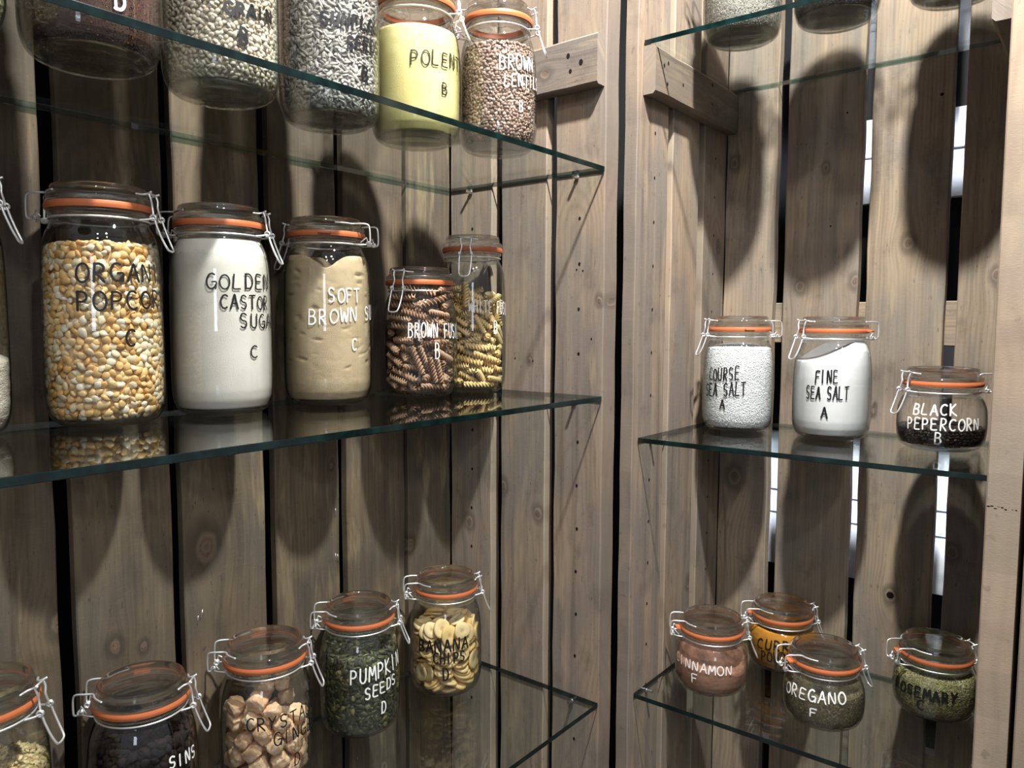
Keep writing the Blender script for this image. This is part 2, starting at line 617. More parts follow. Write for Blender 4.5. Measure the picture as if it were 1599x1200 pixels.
for y, z in ((0.020, 0.085), (0.036, 0.185), (0.047, 0.187), (0.1273, 0.049), (0.162, 0.052), (0.014, -0.470)):
    P.dot((0, y, z), NX, YA, 0.0013)
P.build('side_panel', left).location = (0.45, -0.15, -ZB)
P = Planks()
P.plank((-0.0202, 0.003, 0.443), ZA, YA, NX, 0.070, 0.293, 0.0199, [(0.03, 0.09, 0.007), (0.012, 0.17, 0.006)], seg=12, ch=0.003)
for y, z, r in ((0.052, 0.490, 0.003), (0.030, 0.477, 0.0034), (0.048, 0.468, 0.0026)):
    P.dot((-0.0202, y, z), NX, YA, r)
P.build('cleat', left, 'wood_mid').location = (0.45, -0.15, -ZB)
# wire staples left in the boards
for x, z, a in ((-0.2494, -0.170, 0.1), (-0.2459, -0.240, 0.0), (-0.2502, -0.238, 0.05), (-0.4631, -0.260, 0.5), (-0.4672, -0.2665, 0.2)):
    mb = MB()
    ca, sa = math.cos(a), math.sin(a)
    pts = [(-0.0002, 0.0), (0.0004, 0.0)]
    mb.tube([(x, YB - 0.0004, z - 0.006), (x + sa * 0.004, YB - 0.0011, z), (x + sa * 0.008, YB - 0.0004, z + 0.006)], 0.0006, 6)
    link('staple', mb.mesh('staple', M['pin']), left).location = (0.45, -0.15, -ZB)

# --- right unit: turned a quarter, back boards run along Y
right = tag(empty('shelving_unit', (0.21, -0.25, ZB)),
            'right shelving unit of grey-brown planks with slits of light in its back', 'shelving unit', 'rustic plank shelving units')
RO = (-0.21, 0.25, -ZB)
YL, YR2, XB = -0.0222, -0.478, 0.376
P = Planks()
# u runs from the left wall towards the viewer (-Y)
for a, b, kn in ((-0.0222, -0.1122, [(0.015, 0.393, 0.007), (0.030, -0.170, 0.012)]),
                 (-0.1299, -0.2497, [(0.029, 0.172, 0.007), (0.064, 0.366, 0.005), (0.117, 0.178, 0.007)]),
                 (-0.2633, -0.3758, [(0.059, 0.235, 0.008), (0.055, -0.33, 0.0075)]),
                 (-0.3928, -0.4775, [(0.051, 0.181, 0.007), (0.010, -0.243, 0.008)])):
    P.plank((XB, a, ZB), NY, ZA, NX, a - b, ZT - ZB, TH, [K(*k) for k in kn])
for y, z, r in ((-0.225, 0.45, 0.0016), (-0.36, 0.455, 0.0026), (-0.205, 0.27, 0.0014), (-0.3187, -0.3305, 0.0055)):
    P.dot((XB, y, z), NX, NY, r, 1.0)
P.build('back_panel', right).location = RO
P = Planks()
for x0, x1, kn in ((0.051, 0.150, []), (0.1655, 0.262, [(0.09, -0.34, 0.007)]), (0.2834, 0.3755, [(0.066, 0.245, 0.006)])):
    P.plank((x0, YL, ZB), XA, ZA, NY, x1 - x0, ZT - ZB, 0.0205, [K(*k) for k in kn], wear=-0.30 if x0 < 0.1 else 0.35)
for k in range(14):
    z = 0.395 - 0.0664 * k
    P.dot((0.106, YL, z), NY, XA, 0.0021)
    P.dot((0.327, YL, z), NY, XA, 0.0019)
P.dot((0.188, YL, -0.07), NY, XA, 0.002)
P.build('side_panel', right).location = RO
P = Planks()
for x0, x1, t in ((0.051, 0.150, 0.0335), (0.1655, 0.262, TH), (0.2834, 0.3755, TH)):
    P.plank((x1, YR2, ZB), NX, ZA, YA, x1 - x0, ZT - ZB, t, [K(0.02, -0.1, 0.008)])
for i in range(9):       # torn grain across the post
    P.dot((0.051, YR2 - 0.003 - 0.0033 * i, -0.098 + 0.0016 * math.sin(i * 2.3)), NX, NY, 0.0019 - 0.0001 * i, 0.45 + 0.25 * math.sin(i * 1.7))
P.build('side_panel', right).location = RO
P = Planks()
P.plank((0.066, YL - 0.0202, 0.443), ZA, XA, NY, 0.0685, 0.308, 0.0199, [(0.02, 0.21, 0.006)], seg=12, ch=0.004)
for x, z, r in ((0.092, 0.487, 0.0024), (0.105, 0.4935, 0.0024), (0.103, 0.463, 0.0024), (0.155, 0.474, 0.0022), (0.262, 0.50, 0.0026), (0.262, 0.47, 0.002)):
    P.dot((x, YL - 0.0202, z), NY, XA, r)
P.build('cleat', right, 'wood_mid').location = RO
P = Planks()
P.plank((0.066, YR2 + 0.0202, 0.443), ZA, XA, YA, 0.0685, 0.308, 0.0199, [], seg=12, ch=0.004)
P.build('cleat', right, 'wood_mid').location = RO
for z in (0.075, -0.655):
    P = Planks()
    P.plank((XB + TH + 0.0005, -0.012, z), ZA, NY, NX, 0.070, 0.475, 0.02, [], seg=12)
    P.build('rear_cleat', right).location = RO

# --- the next unit to the right, only its side boards
nxt = tag(empty('shelving_unit', (0.21, -0.53, ZB)),
          'neighbouring plank unit cut off at the lower right edge, behind a black slit', 'shelving unit', 'rustic plank shelving units')
P = Planks()
for x0, x1 in ((0.051, 0.150), (0.1655, 0.262), (0.2834, 0.3755)):
    P.plank((x1, -0.5168, ZB), NX, ZA, YA, x1 - x0, ZT - ZB, TH, [])
P.build('side_panel', nxt).location = (-0.21, 0.53, -ZB)

# --- the walls behind
def wallbox(name, c, s, m):
    mb = MB()
    mb.box(c, s)
    return tag(link(name, mb.mesh(name, m, smooth=False)), kind='structure')


wallbox('floor', (-1.1, -1.0, ZB - 0.02), (4.4, 4.0, 0.04), plain('grey_floor', (0.16, 0.15, 0.14), 0.6))
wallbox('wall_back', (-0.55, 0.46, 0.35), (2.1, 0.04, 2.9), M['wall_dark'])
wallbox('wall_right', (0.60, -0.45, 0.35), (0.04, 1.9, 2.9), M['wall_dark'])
# white boards standing behind the right unit, seen through its slits
for i, (z0, z1) in enumerate(((0.323, 0.4005), (0.4045, 0.470), (-0.362, -0.262), (-0.2585, -0.217), (-0.2135, -0.10), (0.02, 0.12))):
    mb = MB()
    w0, w1 = (-0.52, -0.16) if z0 > 0 else (-0.52, -0.02)
    mb.box((0.535, (w0 + w1) / 2, (z0 + z1) / 2), (0.018, w1 - w0, z1 - z0), ch=0.001)
    o = link('white_board', mb.mesh('white_board', M['board_white']))
    pos = ('upper band, lower board', 'upper band, topmost board', 'lower band, bottom board', 'lower band, narrow middle board', 'lower band, top board', 'single board between the two bands')[i]
    tag(o, 'white board on the wall behind the right unit, ' + pos, 'board', 'white boards behind the right unit')
for z, h, pw in ((0.40, 0.10, 0.16), (-0.20, 0.16, 0.24)):  # unseen strip lights added behind the planks to brighten the white boards
    l = bpy.data.lights.new('rear_shop_light', 'AREA')
    l.shape = 'RECTANGLE'
    l.size = 0.42
    l.size_y = h
    l.spread = math.radians(50)
    l.energy = pw
    l.color = (0.86, 0.92, 1.0)
    o = bpy.data.objects.new('rear_shop_light', l)
    o.location = (0.44, -0.25, z)
    o.rotation_euler = Vector((1, 0, 0)).to_track_quat('-Z', 'Y').to_euler()
    COL.objects.link(o)

# ---------------------------------------------------------------- glass shelves and their pins
ST = 0.0075


def shelf(label, x0, x1, y0, y1, ztop, group='glass shelves'):
    mb = MB()
    mb.box(((x0 + x1) / 2, (y0 + y1) / 2, ztop - ST / 2), (x1 - x0, y1 - y0, ST), ch=0.0007)
    me = mb.mesh('glass_shelf', [M['pane'], M['pane_edge'], M['pane_back']], smooth=False)
    for p in me.polygons:
        far = p.normal.y > 0.7 if x0 < 0 else p.normal.x > 0.7
        p.material_index = 0 if abs(p.normal.z) > 0.9 else 2 if far else 1
    return tag(link('glass_shelf', me), label, 'shelf', group)


ZS = {'T': 0.3315, 'M': 0.0015, 'B': -0.4635, 'RT': 0.5200, 'RM': -0.0650, 'RB': -0.4668}
shelf('top glass shelf of the left unit, holding grain and polenta jars', -0.93, -0.0015, 0.0, 0.2985, ZS['T'])
shelf('middle glass shelf of the left unit, holding popcorn, sugar and pasta jars', -0.93, -0.0015, 0.0, 0.2985, ZS['M'])
shelf('lowest glass shelf of the left unit, holding ginger, seeds and banana chips', -0.93, -0.0015, 0.0, 0.2985, ZS['B'])
shelf('top glass shelf of the right unit, resting on the wooden cleats', 0.0656, 0.3745, -0.4775, -0.0235, ZS['RT'])
shelf('middle glass shelf of the right unit, holding salt and pepper jars', 0.0656, 0.3745, -0.4775, -0.0235, ZS['RM'])
shelf('lowest glass shelf of the right unit, holding the small spice jars', 0.0656, 0.3745, -0.4775, -0.0235, ZS['RB'])


def pin(p, d, label):
    """steel shelf peg sticking out of the side board"""
    mb = MB()
    d = Vector(d)
    p = Vector(p)
    a = [tuple(p), tuple(p + d * 0.0115), tuple(p + d * 0.0125)]
    mb.tube(a, 0.0024, 10)
    mb.tube([tuple(p + d * 0.002), tuple(p + d * 0.0032)], 0.0038, 12)
    tag(link('shelf_pin', smooth_by_angle(mb.mesh('shelf_pin', M['pin']))), label, 'shelf pin', 'steel pegs under the glass shelves')


for key, nm in (('T', 'top'), ('M', 'middle'), ('B', 'lowest')):
    for y, pos in ((0.0465, 'front'), (0.2535, 'back')):
        pin((0.0, y, ZS[key] - ST - 0.0026), (-1, 0, 0), 'steel peg under the %s left glass shelf, %s right' % (nm, pos))
for key, nm in (('RM', 'middle'), ('RB', 'lowest')):
    for x, pos in ((0.106, 'front'), (0.327, 'back')):
        pin((x, YL, ZS[key] - ST - 0.0026), (0, -1, 0), 'steel peg under the %s right glass shelf, %s left' % (nm, pos))
        pin((x, YR2, ZS[key] - ST - 0.0026), (0, 1, 0), 'steel peg under the %s right glass shelf, %s right' % (nm, pos))

# ---------------------------------------------------------------- clip-top jars


def prof(H, s=1.0):
    p = [(.0, .004), (.034, .0035), (.0385, .0), (.0440, .0012), (.0503, .0062), (.0541, .0150), (.0557, .0255)]
    if .15 < H < .20:
        p += [(.0562, .042), (.0564, .062), (.0561, H - .094), (.0551, H - .076), (.0532, H - .061), (.0503, H - .0495), (.0470, H - .041)]
    elif H > .15:
        p += [(.0563, .05), (.0562, H * .42), (.0557, H * .60), (.0545, H - .068), (.0526, H - .056), (.0497, H - .047), (.0468, H - .041)]
    else:
        p += [(.0560, .040), (.0550, H - .057), (.0528, H - .049), (.0500, H - .0425), (.0470, H - .039)]
    p += [(.0450, H - .0365), (.0447, H - .031), (.0470, H - .030), (.0482, H - .0277), (.0474, H - .0253), (.0455, H - .0248)]
    return [(r * s, z) for r, z in p]


def rad(H, s, z):
    p = prof(H, s)
    return float(np.interp(z, [q[1] for q in p[2:]], [q[0] for q in p[2:]]))


WALL = 0.0009


def rin(H, s, z):
    """inner radius of the jar at height z above its foot"""
    return rad(H, s, max(z - 0.0022, 0.0)) - WALL


_cache = {}


def jar_meshes(H, s, gm):
    key = (H, s, gm)
    if key in _cache:
        return _cache[key]
    out = {}
    # body: outer skin, lip, inner skin
    o = prof(H, s)
    pts = bez([(r, 0, z) for r, z in o[2:]], 4)
    outer = o[:2] + [(q[0], q[2]) for q in pts]
    inner = [(max(r - WALL, 0.0), z + (0.0026 if z < 0.03 else 0.0)) for r, z in outer if r > 0.039 * s]
    inner = [q for q in inner if q[1] > 0.0058]
    inner = [(0.0, 0.0068), (0.036 * s, 0.0062), (0.0435 * s, 0.0066)] + [q for q in inner if q[0] > 0.0465 * s or q[1] > 0.05]
    inner = [q for q in inner if q[1] < H - 0.026]
    top = [(0.0425 * s, H - 0.0265), (0.0430 * s, H - 0.0248)]
    mb = MB()
    mb.lathe(outer + [(0.0445 * s, H - 0.0246)] + top[::-1] + inner[::-1], 72)
    me = mb.mesh('glass_body', [gm, M['lid_glass']])
    for p in me.polygons:       # thick glass: the ring under the seal and the foot
        p.material_index = 1 if p.center.z > H - .040 or p.center.z < .0069 else 0
    out['glass_body'] = smooth_by_angle(me, 60)
    # lid
    mb = MB()
    lid = [(0.0, H - .0105), (.034, H - .0105), (.0385, H - .0130), (.0405, H - .0178), (.0425, H - .0180), (.0485, H - .0180), (.0496, H - .0172),
           (.0497, H - .0135), (.0488, H - .0115), (.0462, H - .0102), (.0452, H - .0088), (.0447, H - .0030), (.0438, H - .0008), (.0425, H),
           (.0408, H - .0005), (.0398, H - .0022), (.0385, H - .0055), (.036, H - .0065), (.0, H - .0068)]
    mb.lathe([(r * s, z) for r, z in lid], 72)
    out['lid'] = smooth_by_angle(mb.mesh('lid', M['lid_glass']), 50)
    # rubber seal with its pull tab
    mb = MB()
    z0, z1 = H - .0248, H - .0181
    mb.lathe([(r * s, z) for r, z in [(.0432, z0), (.0496, z0), (.0504, (z0 + z1) / 2 - .0008), (.0504, (z0 + z1) / 2 + .0008), (.0496, z1), (.0432, z1), (.0432, z0)]], 72)
    out['rubber_seal'] = smooth_by_angle(mb.mesh('rubber_seal', M['rubber']), 40)
    mb = MB()
    mb.box((0.0536 * s, 0, (z0 + z1) / 2), (0.0068, 0.016, 0.003), ch=0.0012)
    out['pull_tab'] = smooth_by_angle(mb.mesh('pull_tab', M['rubber']), 40)
    # wires; +X is the latch side, -X the hinge
    R = 0.0011
    mb = MB()
    rn = .0461 * s
    mb.tube([(rn * math.cos(2 * PI * i / 64), rn * math.sin(2 * PI * i / 64), H - .0335) for i in range(64)], R, 8, True)
    out['neck_wire'] = mb.mesh('neck_wire', M['wire'])
    mb = MB()
    rl = .0468 * s
    for sg in (-1, 1):
        a0 = math.pi - sg * 0.42
        arc = [(rl * math.cos(a0 + sg * t), rl * math.sin(a0 + sg * t), H - .0080) for t in (-0.55, -0.36, -0.18, 0.0)]
        y = rl * math.sin(a0)
        mb.tube(bez(arc + [(-.052 * s, y * .98, H - .0078), (-.0605 * s, y * .92, H - .0085), (-.0640 * s, y * .88, H - .0125),
                           (-.0648 * s, y * .86, H - .0270), (-.0640 * s, y * .80, H - .0325), (-.0615 * s, y * .5, H - .0340), (-.0605 * s, y * .2, H - .0335)], 4), R, 8)
        # small coil and the struts from the neck wire
        c = []
        for i in range(22):
            t = i / 21
            c.append((-.0605 * s + .0026 * math.cos(t * 18), y * (.62 - .3 * t), H - .0325 + .0026 * math.sin(t * 18)))
        mb.tube(c, R * .8, 6)
        mb.tube([(-.0430 * s, sg * .0175 * s, H - .0335), (-.0530 * s, sg * .0145 * s, H - .0338), (-.0610 * s, y * .55, H - .0335)], R * .9, 6)
        mb.tube([(-.0605 * s, y * .62, H - .0335), (-.0585 * s, y * .60, H - .0245), (-.0515 * s, y * .80, H - .0310)], R * .8, 6)
    out['hinge_wire'] = mb.mesh('hinge_wire', M['wire'])
    mb = MB()
    for sg in (-1, 1):
        y = sg * .0085 * s
        mb.tube(bez([(.0440 * s, sg * .0185 * s, H - .0080), (.0468 * s, sg * .011 * s, H - .0075), (.0510 * s, y, H - .0065), (.0560 * s, y * 1.15, H - .0045)], 4), R, 8)
        mb.tube(bez([(.0525 * s, y, H - .0060), (.0545 * s, y, H - .0120), (.0550 * s, y * .8, H - .0190), (.0565 * s, y, H - .0270), (.0570 * s, y, H - .0300)], 4), R, 8)
        c = []
        for i in range(22):
            t = i / 21
            c.append((.0570 * s + .0028 * math.cos(t * 16), y * (1.05 + .25 * t), H - .0305 + .0028 * math.sin(t * 16)))
        mb.tube(c, R * .9, 6)
    mb.tube([(.0525 * s, -.0085 * s, H - .0060), (.0528 * s, .0085 * s, H - .0060)], R, 8)
    out['latch_wire'] = mb.mesh('latch_wire', M['wire'])
    mb = MB()
    y = .0098 * s
    mb.tube(bez([(.0445 * s, -.0150 * s, H - .0335), (.0530 * s, -y * 1.2, H - .0325), (.0575 * s, -y, H - .0315), (.0605 * s, -y, H - .0400), (.0650 * s, -y * .95, H - .0520),
                 (.0690 * s, -y * .8, H - .0610), (.0700 * s, -y * .4, H - .0635), (.0700 * s, y * .4, H - .0635), (.0690 * s, y * .8, H - .0610), (.0650 * s, y * .95, H - .0520),
                 (.0605 * s, y, H - .0400), (.0575 * s, y, H - .0315), (.0530 * s, y * 1.2, H - .0325), (.0445 * s, .0150 * s, H - .0335)], 4), R, 8)
    out['latch_lever'] = mb.mesh('latch_lever', M['wire'])
    _cache[key] = out
    return out


# handwriting: every capital as pen strokes on a 1 x 1 field (x, y)
def _arc(cx, cy, rx, ry, a0, a1, n=10):
    return [(cx + rx * math.cos(math.radians(a0 + (a1 - a0) * i / n)), cy + ry * math.sin(math.radians(a0 + (a1 - a0) * i / n))) for i in range(n + 1)]


GLYPH = {
    'A': [[(0, 0), (.22, .5), (.42, 1), (.6, .5), (.8, 0)], [(.14, .36), (.7, .38)]],
    'B': [[(.05, 0), (.04, .5), (.06, 1)], [(.05, .98)] + _arc(.3, .76, .34, .22, 85, -85, 8) + [(.06, .52)], [(.08, .52)] + _arc(.34, .26, .38, .27, 85, -85, 8) + [(.02, .0)]],
    'C': [_arc(.45, .5, .42, .5, 55, 305, 14)],
    'D': [[(.08, 0), (.06, .5), (.08, 1)], [(.0, .98), (.25, 1.0)] + _arc(.28, .5, .46, .5, 75, -75, 10) + [(.02, .02)]],
    'E': [[(.65, .98), (.08, 1), (.06, .5), (.06, .02), (.68, 0)], [(.07, .52), (.55, .53)]],
    'F': [[(.7, .99), (.08, .97), (.06, .5), (.05, 0)], [(.07, .52), (.55, .54)]],
    'G': [_arc(.42, .5, .4, .5, 60, 330, 14), [(.45, .45), (.8, .44), (.76, .0)]],
    'H': [[(.06, 1), (.05, 0)], [(.68, 1), (.7, 0)], [(.06, .5), (.69, .53)]],
    'I': [[(.25, 1), (.24, .5), (.26, 0)]],
    'K': [[(.06, 1), (.05, 0)], [(.66, 1), (.1, .48), (.75, 0)]],
    'L': [[(.08, 1), (.05, .5), (.06, .02), (.62, .0)]],
    'M': [[(.0, 0), (.1, .98), (.4, .35), (.7, 1), (.84, 0)]],
    'N': [[(.04, 0), (.06, 1), (.66, .02), (.7, 1)]],
    'O': [_arc(.42, .5, .4, .5, 100, 465, 18)],
    'P': [[(.06, 0), (.05, .5), (.07, 1)], [(.04, .96)] + _arc(.3, .72, .36, .27, 90, -90, 10) + [(.06, .44)]],
    'R': [[(.06, 0), (.05, .5), (.07, 1)], [(.04, .97)] + _arc(.28, .74, .34, .25, 90, -90, 10) + [(.08, .48), (.36, .3), (.68, 0)]],
    'S': [[(.62, .88)] + _arc(.34, .74, .28, .25, 60, 250, 9) + [(.42, .46)] + _arc(.34, .25, .3, .25, 60, -140, 9)],
    'T': [[(.36, 1), (.35, .5), (.36, 0)], [(.0, .97), (.74, 1)]],
    'U': [[(.06, 1), (.05, .4)] + _arc(.37, .32, .32, .32, 190, 350, 8) + [(.7, .5), (.7, 1)]],
    'W': [[(0, 1), (.18, .02), (.42, .72), (.62, 0), (.86, 1)]],
    'Y': [[(.02, 1), (.34, .5)], [(.72, 1), (.34, .48), (.2, 0)]],
}


def lettering(rows, H, s, ink, seed, pen):
    """marker strokes laid on the outside of the glass"""
    R_ = random.Random(seed)
    mb = MB()
    for (word, f0, z0, df, dz, h) in rows:
        if len(word) > 1:
            h = h * 0.95
        for i, chx in enumerate(word):
            if chx == ' ':
                continue
            fa = f0 + df * i
            zz = z0 + dz * i + R_.uniform(-.03, .03) * h
            hs = h * R_.uniform(.94, 1.06)
            lean = R_.uniform(-.05, .08)
            for st in GLYPH[chx]:
                pts = bez([(a, b, 0) for a, b in st], 5) if len(st) > 2 else [(st[0][0] + (st[1][0] - st[0][0]) * t / 6, st[0][1] + (st[1][1] - st[0][1]) * t / 6, 0) for t in range(7)]
                w_ = pen * R_.uniform(.9, 1.1)
                # ribbon with round ends
                flat = []
                for (a, b, _) in pts:
                    x = (a + lean * b) * .92
                    flat.append((x * df, b * hs))
                rr = rad(H, s, min(max(zz + hs / 2, .004), H - .045))
                F = [Vector((x * rr, y)) for x, y in flat]
                quads = []
                nF = len(F)
                ring = []
                L_, Rr = [], []
                for j in range(nF):
                    t = (F[min(j + 1, nF - 1)] - F[max(j - 1, 0)])
                    if t.length < 1e-9:
                        t = Vector((1, 0))
                    t.normalize()
                    nn = Vector((-t.y, t.x)) * w_
                    L_.append(F[j] + nn)
                    Rr.append(F[j] - nn)
                t0 = (F[0] - F[1]).normalized()
                t1 = (F[-1] - F[-2]).normalized()
                poly_v = L_ + Rr

                def put(p):
                    z = zz + p.y
                    r_ = rad(H, s, min(max(z, .002), H - .036)) + .0002
                    an = fa + p.x / rr
                    return (r_ * math.cos(an), r_ * math.sin(an), z)
                vs = [put(p) for p in poly_v]
                fs = [(j, j + 1, nF + j + 1, nF + j) for j in range(nF - 1)]
                # caps
                for base, t, (ia, ib) in ((F[0], t0, (0, nF)), (F[-1], t1, (nF - 1, 2 * nF - 1))):
                    nn = Vector((-t.y, t.x))
                    cap = [put(base + t * w_ * math.sin(q) + nn * w_ * math.cos(q)) for q in (0, .6, 1.1, 1.57, 2.04, 2.54, 3.14)]
                    b0 = len(vs)
                    vs += cap
                    fs.append(tuple(range(b0, b0 + 7)))
                mb.add(vs, fs)
    return mb.mesh('lettering', ink)


def jar(label, x, y, shelf_key, H, phi, s=1.0, rows=None, ink=None, seed=1, pen=.00088, gm='glass', tab=1.9, group='clip-top glass jars'):
    """phi: world direction (radians) the latch faces"""
    root = tag(empty('clip_top_jar', (x, y, ZS[shelf_key] + .0002)), label, 'jar', group)
    ms = jar_meshes(H, s, M[gm])
    under = {}
    for nm in ('glass_body', 'lid', 'rubber_seal', 'pull_tab', 'neck_wire', 'hinge_wire', 'latch_wire', 'latch_lever'):
        o = under[nm] = link(nm, ms[nm], under.get({'pull_tab': 'rubber_seal', 'latch_lever': 'latch_wire'}.get(nm), root))
        if 'wire' in nm:
            o.rotation_euler.z = phi
        if nm == 'rubber_seal':
            o.rotation_euler.z = phi + tab
            o['label'] = 'orange rubber sealing ring'
    if rows:
        o = link('lettering', lettering(rows, H, s, M['ink_white' if ink == 'w' else 'ink_black'], seed, pen), root)
        o['label'] = '%s handwritten marker lettering' % ('white' if ink == 'w' else 'black')
    return root

# ---------------------------------------------------------------- what is in the jars
from mathutils import noise as mn


def seen(x, y):
    """(across, away) of a point as one stands in front of the corner"""
    return x * .62 - y * .784, x * .782 + y * .618


def fill_body(H, s, h, inset=.0004, nphi=96, nz=40, rough=0.0, rscale=60, top_rough=0.0, seed=0, hollow=None, zb=.0070):
    """solid that fills the jar up to the surface h(x, y)"""
    V, F = [], []
    off = Vector((seed * 3.1, seed * 1.7, 0))
    rings = []
    for i in range(nz + 1):
        t = i / nz
        row = []
        for k in range(nphi):
            a = 2 * PI * k / nphi
            c_, s_ = math.cos(a), math.sin(a)
            re = .052 * s
            zt = h(re * c_, re * s_)
            z = zb + .0006 + (zt - zb) * (t ** 1.3)
            r = rin(H, s, z) - inset
            if i == 0:
                r = min(r, .044 * s)
            if rough:
                nv = mn.fractal(Vector((c_ * r, s_ * r, z)) * rscale + off, .9, 2.0, 4)
                r -= rough * max(0.0, nv + .15)
                if hollow:
                    r -= hollow(c_ * r, s_ * r, z)
            row.append(len(V))
            V.append((r * c_, r * s_, z))
        rings.append(row)
    ntop = 16
    for j in range(1, ntop):
        f = 1 - j / ntop
        row = []
        for k in range(nphi):
            x, y, z = V[rings[nz][k]]
            x, y = x * f, y * f
            zz = h(x, y)
            if top_rough:
                zz += top_rough * mn.fractal(Vector((x, y, 0)) * rscale + off, .9, 2.0, 4)
            row.append(len(V))
            V.append((x, y, zz))
        rings.append(row)
    for a, b in zip(rings[:-1], rings[1:]):
        for k in range(nphi):
            k2 = (k + 1) % nphi
            F.append((a[k], a[k2], b[k2], b[k]))
    V.append((0, 0, h(0, 0)))
    V.append((0, 0, zb + .0006))
    for k in range(nphi):
        k2 = (k + 1) % nphi
        F.append((rings[-1][k], rings[-1][k2], len(V) - 2))
        F.append((rings[0][k2], rings[0][k], len(V) - 1))
    return V, F


def ico(sub=1):
    import bmesh
    bm = bmesh.new()
    bmesh.ops.create_icosphere(bm, subdivisions=sub, radius=1)
    bm.verts.index_update()
    v = np.array([q.co[:] for q in bm.verts])
    f = np.array([[q.index for q in t.verts] for t in bm.faces])
    bm.free()
    return v, f


def grain_shape(kind):
    if kind == 'fine':
        v = np.array([(1, 0, 0), (-1, 0, 0), (0, 1, 0), (0, -1, 0), (0, 0, 1), (0, 0, -1)], float)
        f = np.array([(0, 2, 4), (2, 1, 4), (1, 3, 4), (3, 0, 4), (2, 0, 5), (1, 2, 5), (3, 1, 5), (0, 3, 5)])
        return v, f
    v, f = ico(2)
    v = v.copy()
    if kind == 'kernel':      # maize: broad crown, pointed tip, dent
        t = (v[:, 0] + 1) / 2
        v[:, 1] *= .45 + .62 * np.sin(np.clip(t, 0, 1) * 2.2)
        v[:, 2] *= .6 + .45 * np.sin(np.clip(t, 0, 1) * 2.4)
        v[:, 2] -= .22 * np.exp(-((v[:, 0] - .5) ** 2 + v[:, 1] ** 2) * 4) * (v[:, 2] > 0)
    elif kind == 'seed':      # sunflower, pumpkin: pointed at one end
        t = (v[:, 0] + 1) / 2
        k = np.sin(np.clip(t, 0.0, 1) * PI * .92 + .12) ** .7
        k = np.nan_to_num(k, nan=0.0)
        v[:, 1] *= .25 + .8 * k
    elif kind == 'barley':
        v[:, 2] -= .25 * np.exp(-(v[:, 1] ** 2) * 10) * (v[:, 2] > 0)
    elif kind == 'crumb':
        R_ = np.random.RandomState(3)
        v *= (1 + R_.uniform(-.22, .22, (len(v), 1)))
    return v, f


def scatter(H, s, h, size, pitch, layers=2, seed=0, tilt=.35, base=False, top=True, flat=True, jitter=.3, z0=.0075):
    """positions and frames of grains lying against the glass, on top, and on the floor of the jar"""
    R_ = np.random.RandomState(seed)
    P, N, T = [], [], []
    a, b = pitch
    for ly in range(layers):
        z = z0 + size[2]
        row = 0
        while z < H:
            r0 = rin(H, s, z) - size[2] * 1.08 - .0003 - ly * size[2] * 1.5
            n = max(6, int(2 * PI * r0 / a))
            ph = (np.arange(n) + .5 * (row % 2) + R_.uniform(-jitter, jitter, n) + ly * .37) * 2 * PI / n
            zz = z + R_.uniform(-jitter, jitter, n) * b
            rr = r0 - np.abs(R_.normal(0, .35, n)) * size[2]
            x, y = rr * np.cos(ph), rr * np.sin(ph)
            ok = np.array([zz[i] < h(x[i], y[i]) for i in range(n)]) & (zz > z0 + size[2] * .6)
            lim = np.array([rin(H, s, max(q, .008)) for q in zz]) - size[2] * 1.05 - .0003
            k = np.minimum(1, lim / np.maximum(rr, 1e-6))
            x, y = x * k, y * k
            sl = np.clip((.018 - zz) / .012, 0, 1) * .8
            for i in np.where(ok)[0]:
                P.append((x[i], y[i], zz[i]))
                N.append((math.cos(ph[i]) * math.cos(sl[i]), math.sin(ph[i]) * math.cos(sl[i]), -math.sin(sl[i])))
            z += b
            row += 1
            if z > H - .03:
                break
    area = []
    if top:
        area.append('top')
    if base:
        area.append('base')
    for w_ in area:
        n = int(PI * .05 ** 2 / (a * b) * (1.7 if w_ == 'top' else 1.3))
        rr = .050 * s * np.sqrt(R_.uniform(0, 1, n)) if w_ == 'top' else .045 * s * np.sqrt(R_.uniform(0, 1, n))
        ph = R_.uniform(0, 2 * PI, n)
        for r_, p_ in zip(rr, ph):
            x, y = r_ * math.cos(p_), r_ * math.sin(p_)
            if w_ == 'top':
                z = h(x, y) + R_.uniform(-.6, .25) * size[2]
                lim = rin(H, s, min(z, H - .03)) - size[0] * .9
                if r_ > lim:
                    x, y = x * lim / r_, y * lim / r_
                P.append((x, y, z))
                N.append((0, 0, 1))
            else:
                P.append((x, y, .0078 + size[2] * 1.05 + R_.uniform(0, .6) * size[2]))
                N.append((0, 0, -1))
    P, N = np.array(P), np.array(N)
    m = len(P)
    N = N + R_.normal(0, tilt, (m, 3))
    N /= np.linalg.norm(N, axis=1)[:, None]
    X = R_.normal(0, 1, (m, 3))
    X -= N * (X * N).sum(1)[:, None]
    X /= np.linalg.norm(X, axis=1)[:, None]
    Y = np.cross(N, X)
    return P, X, Y, N


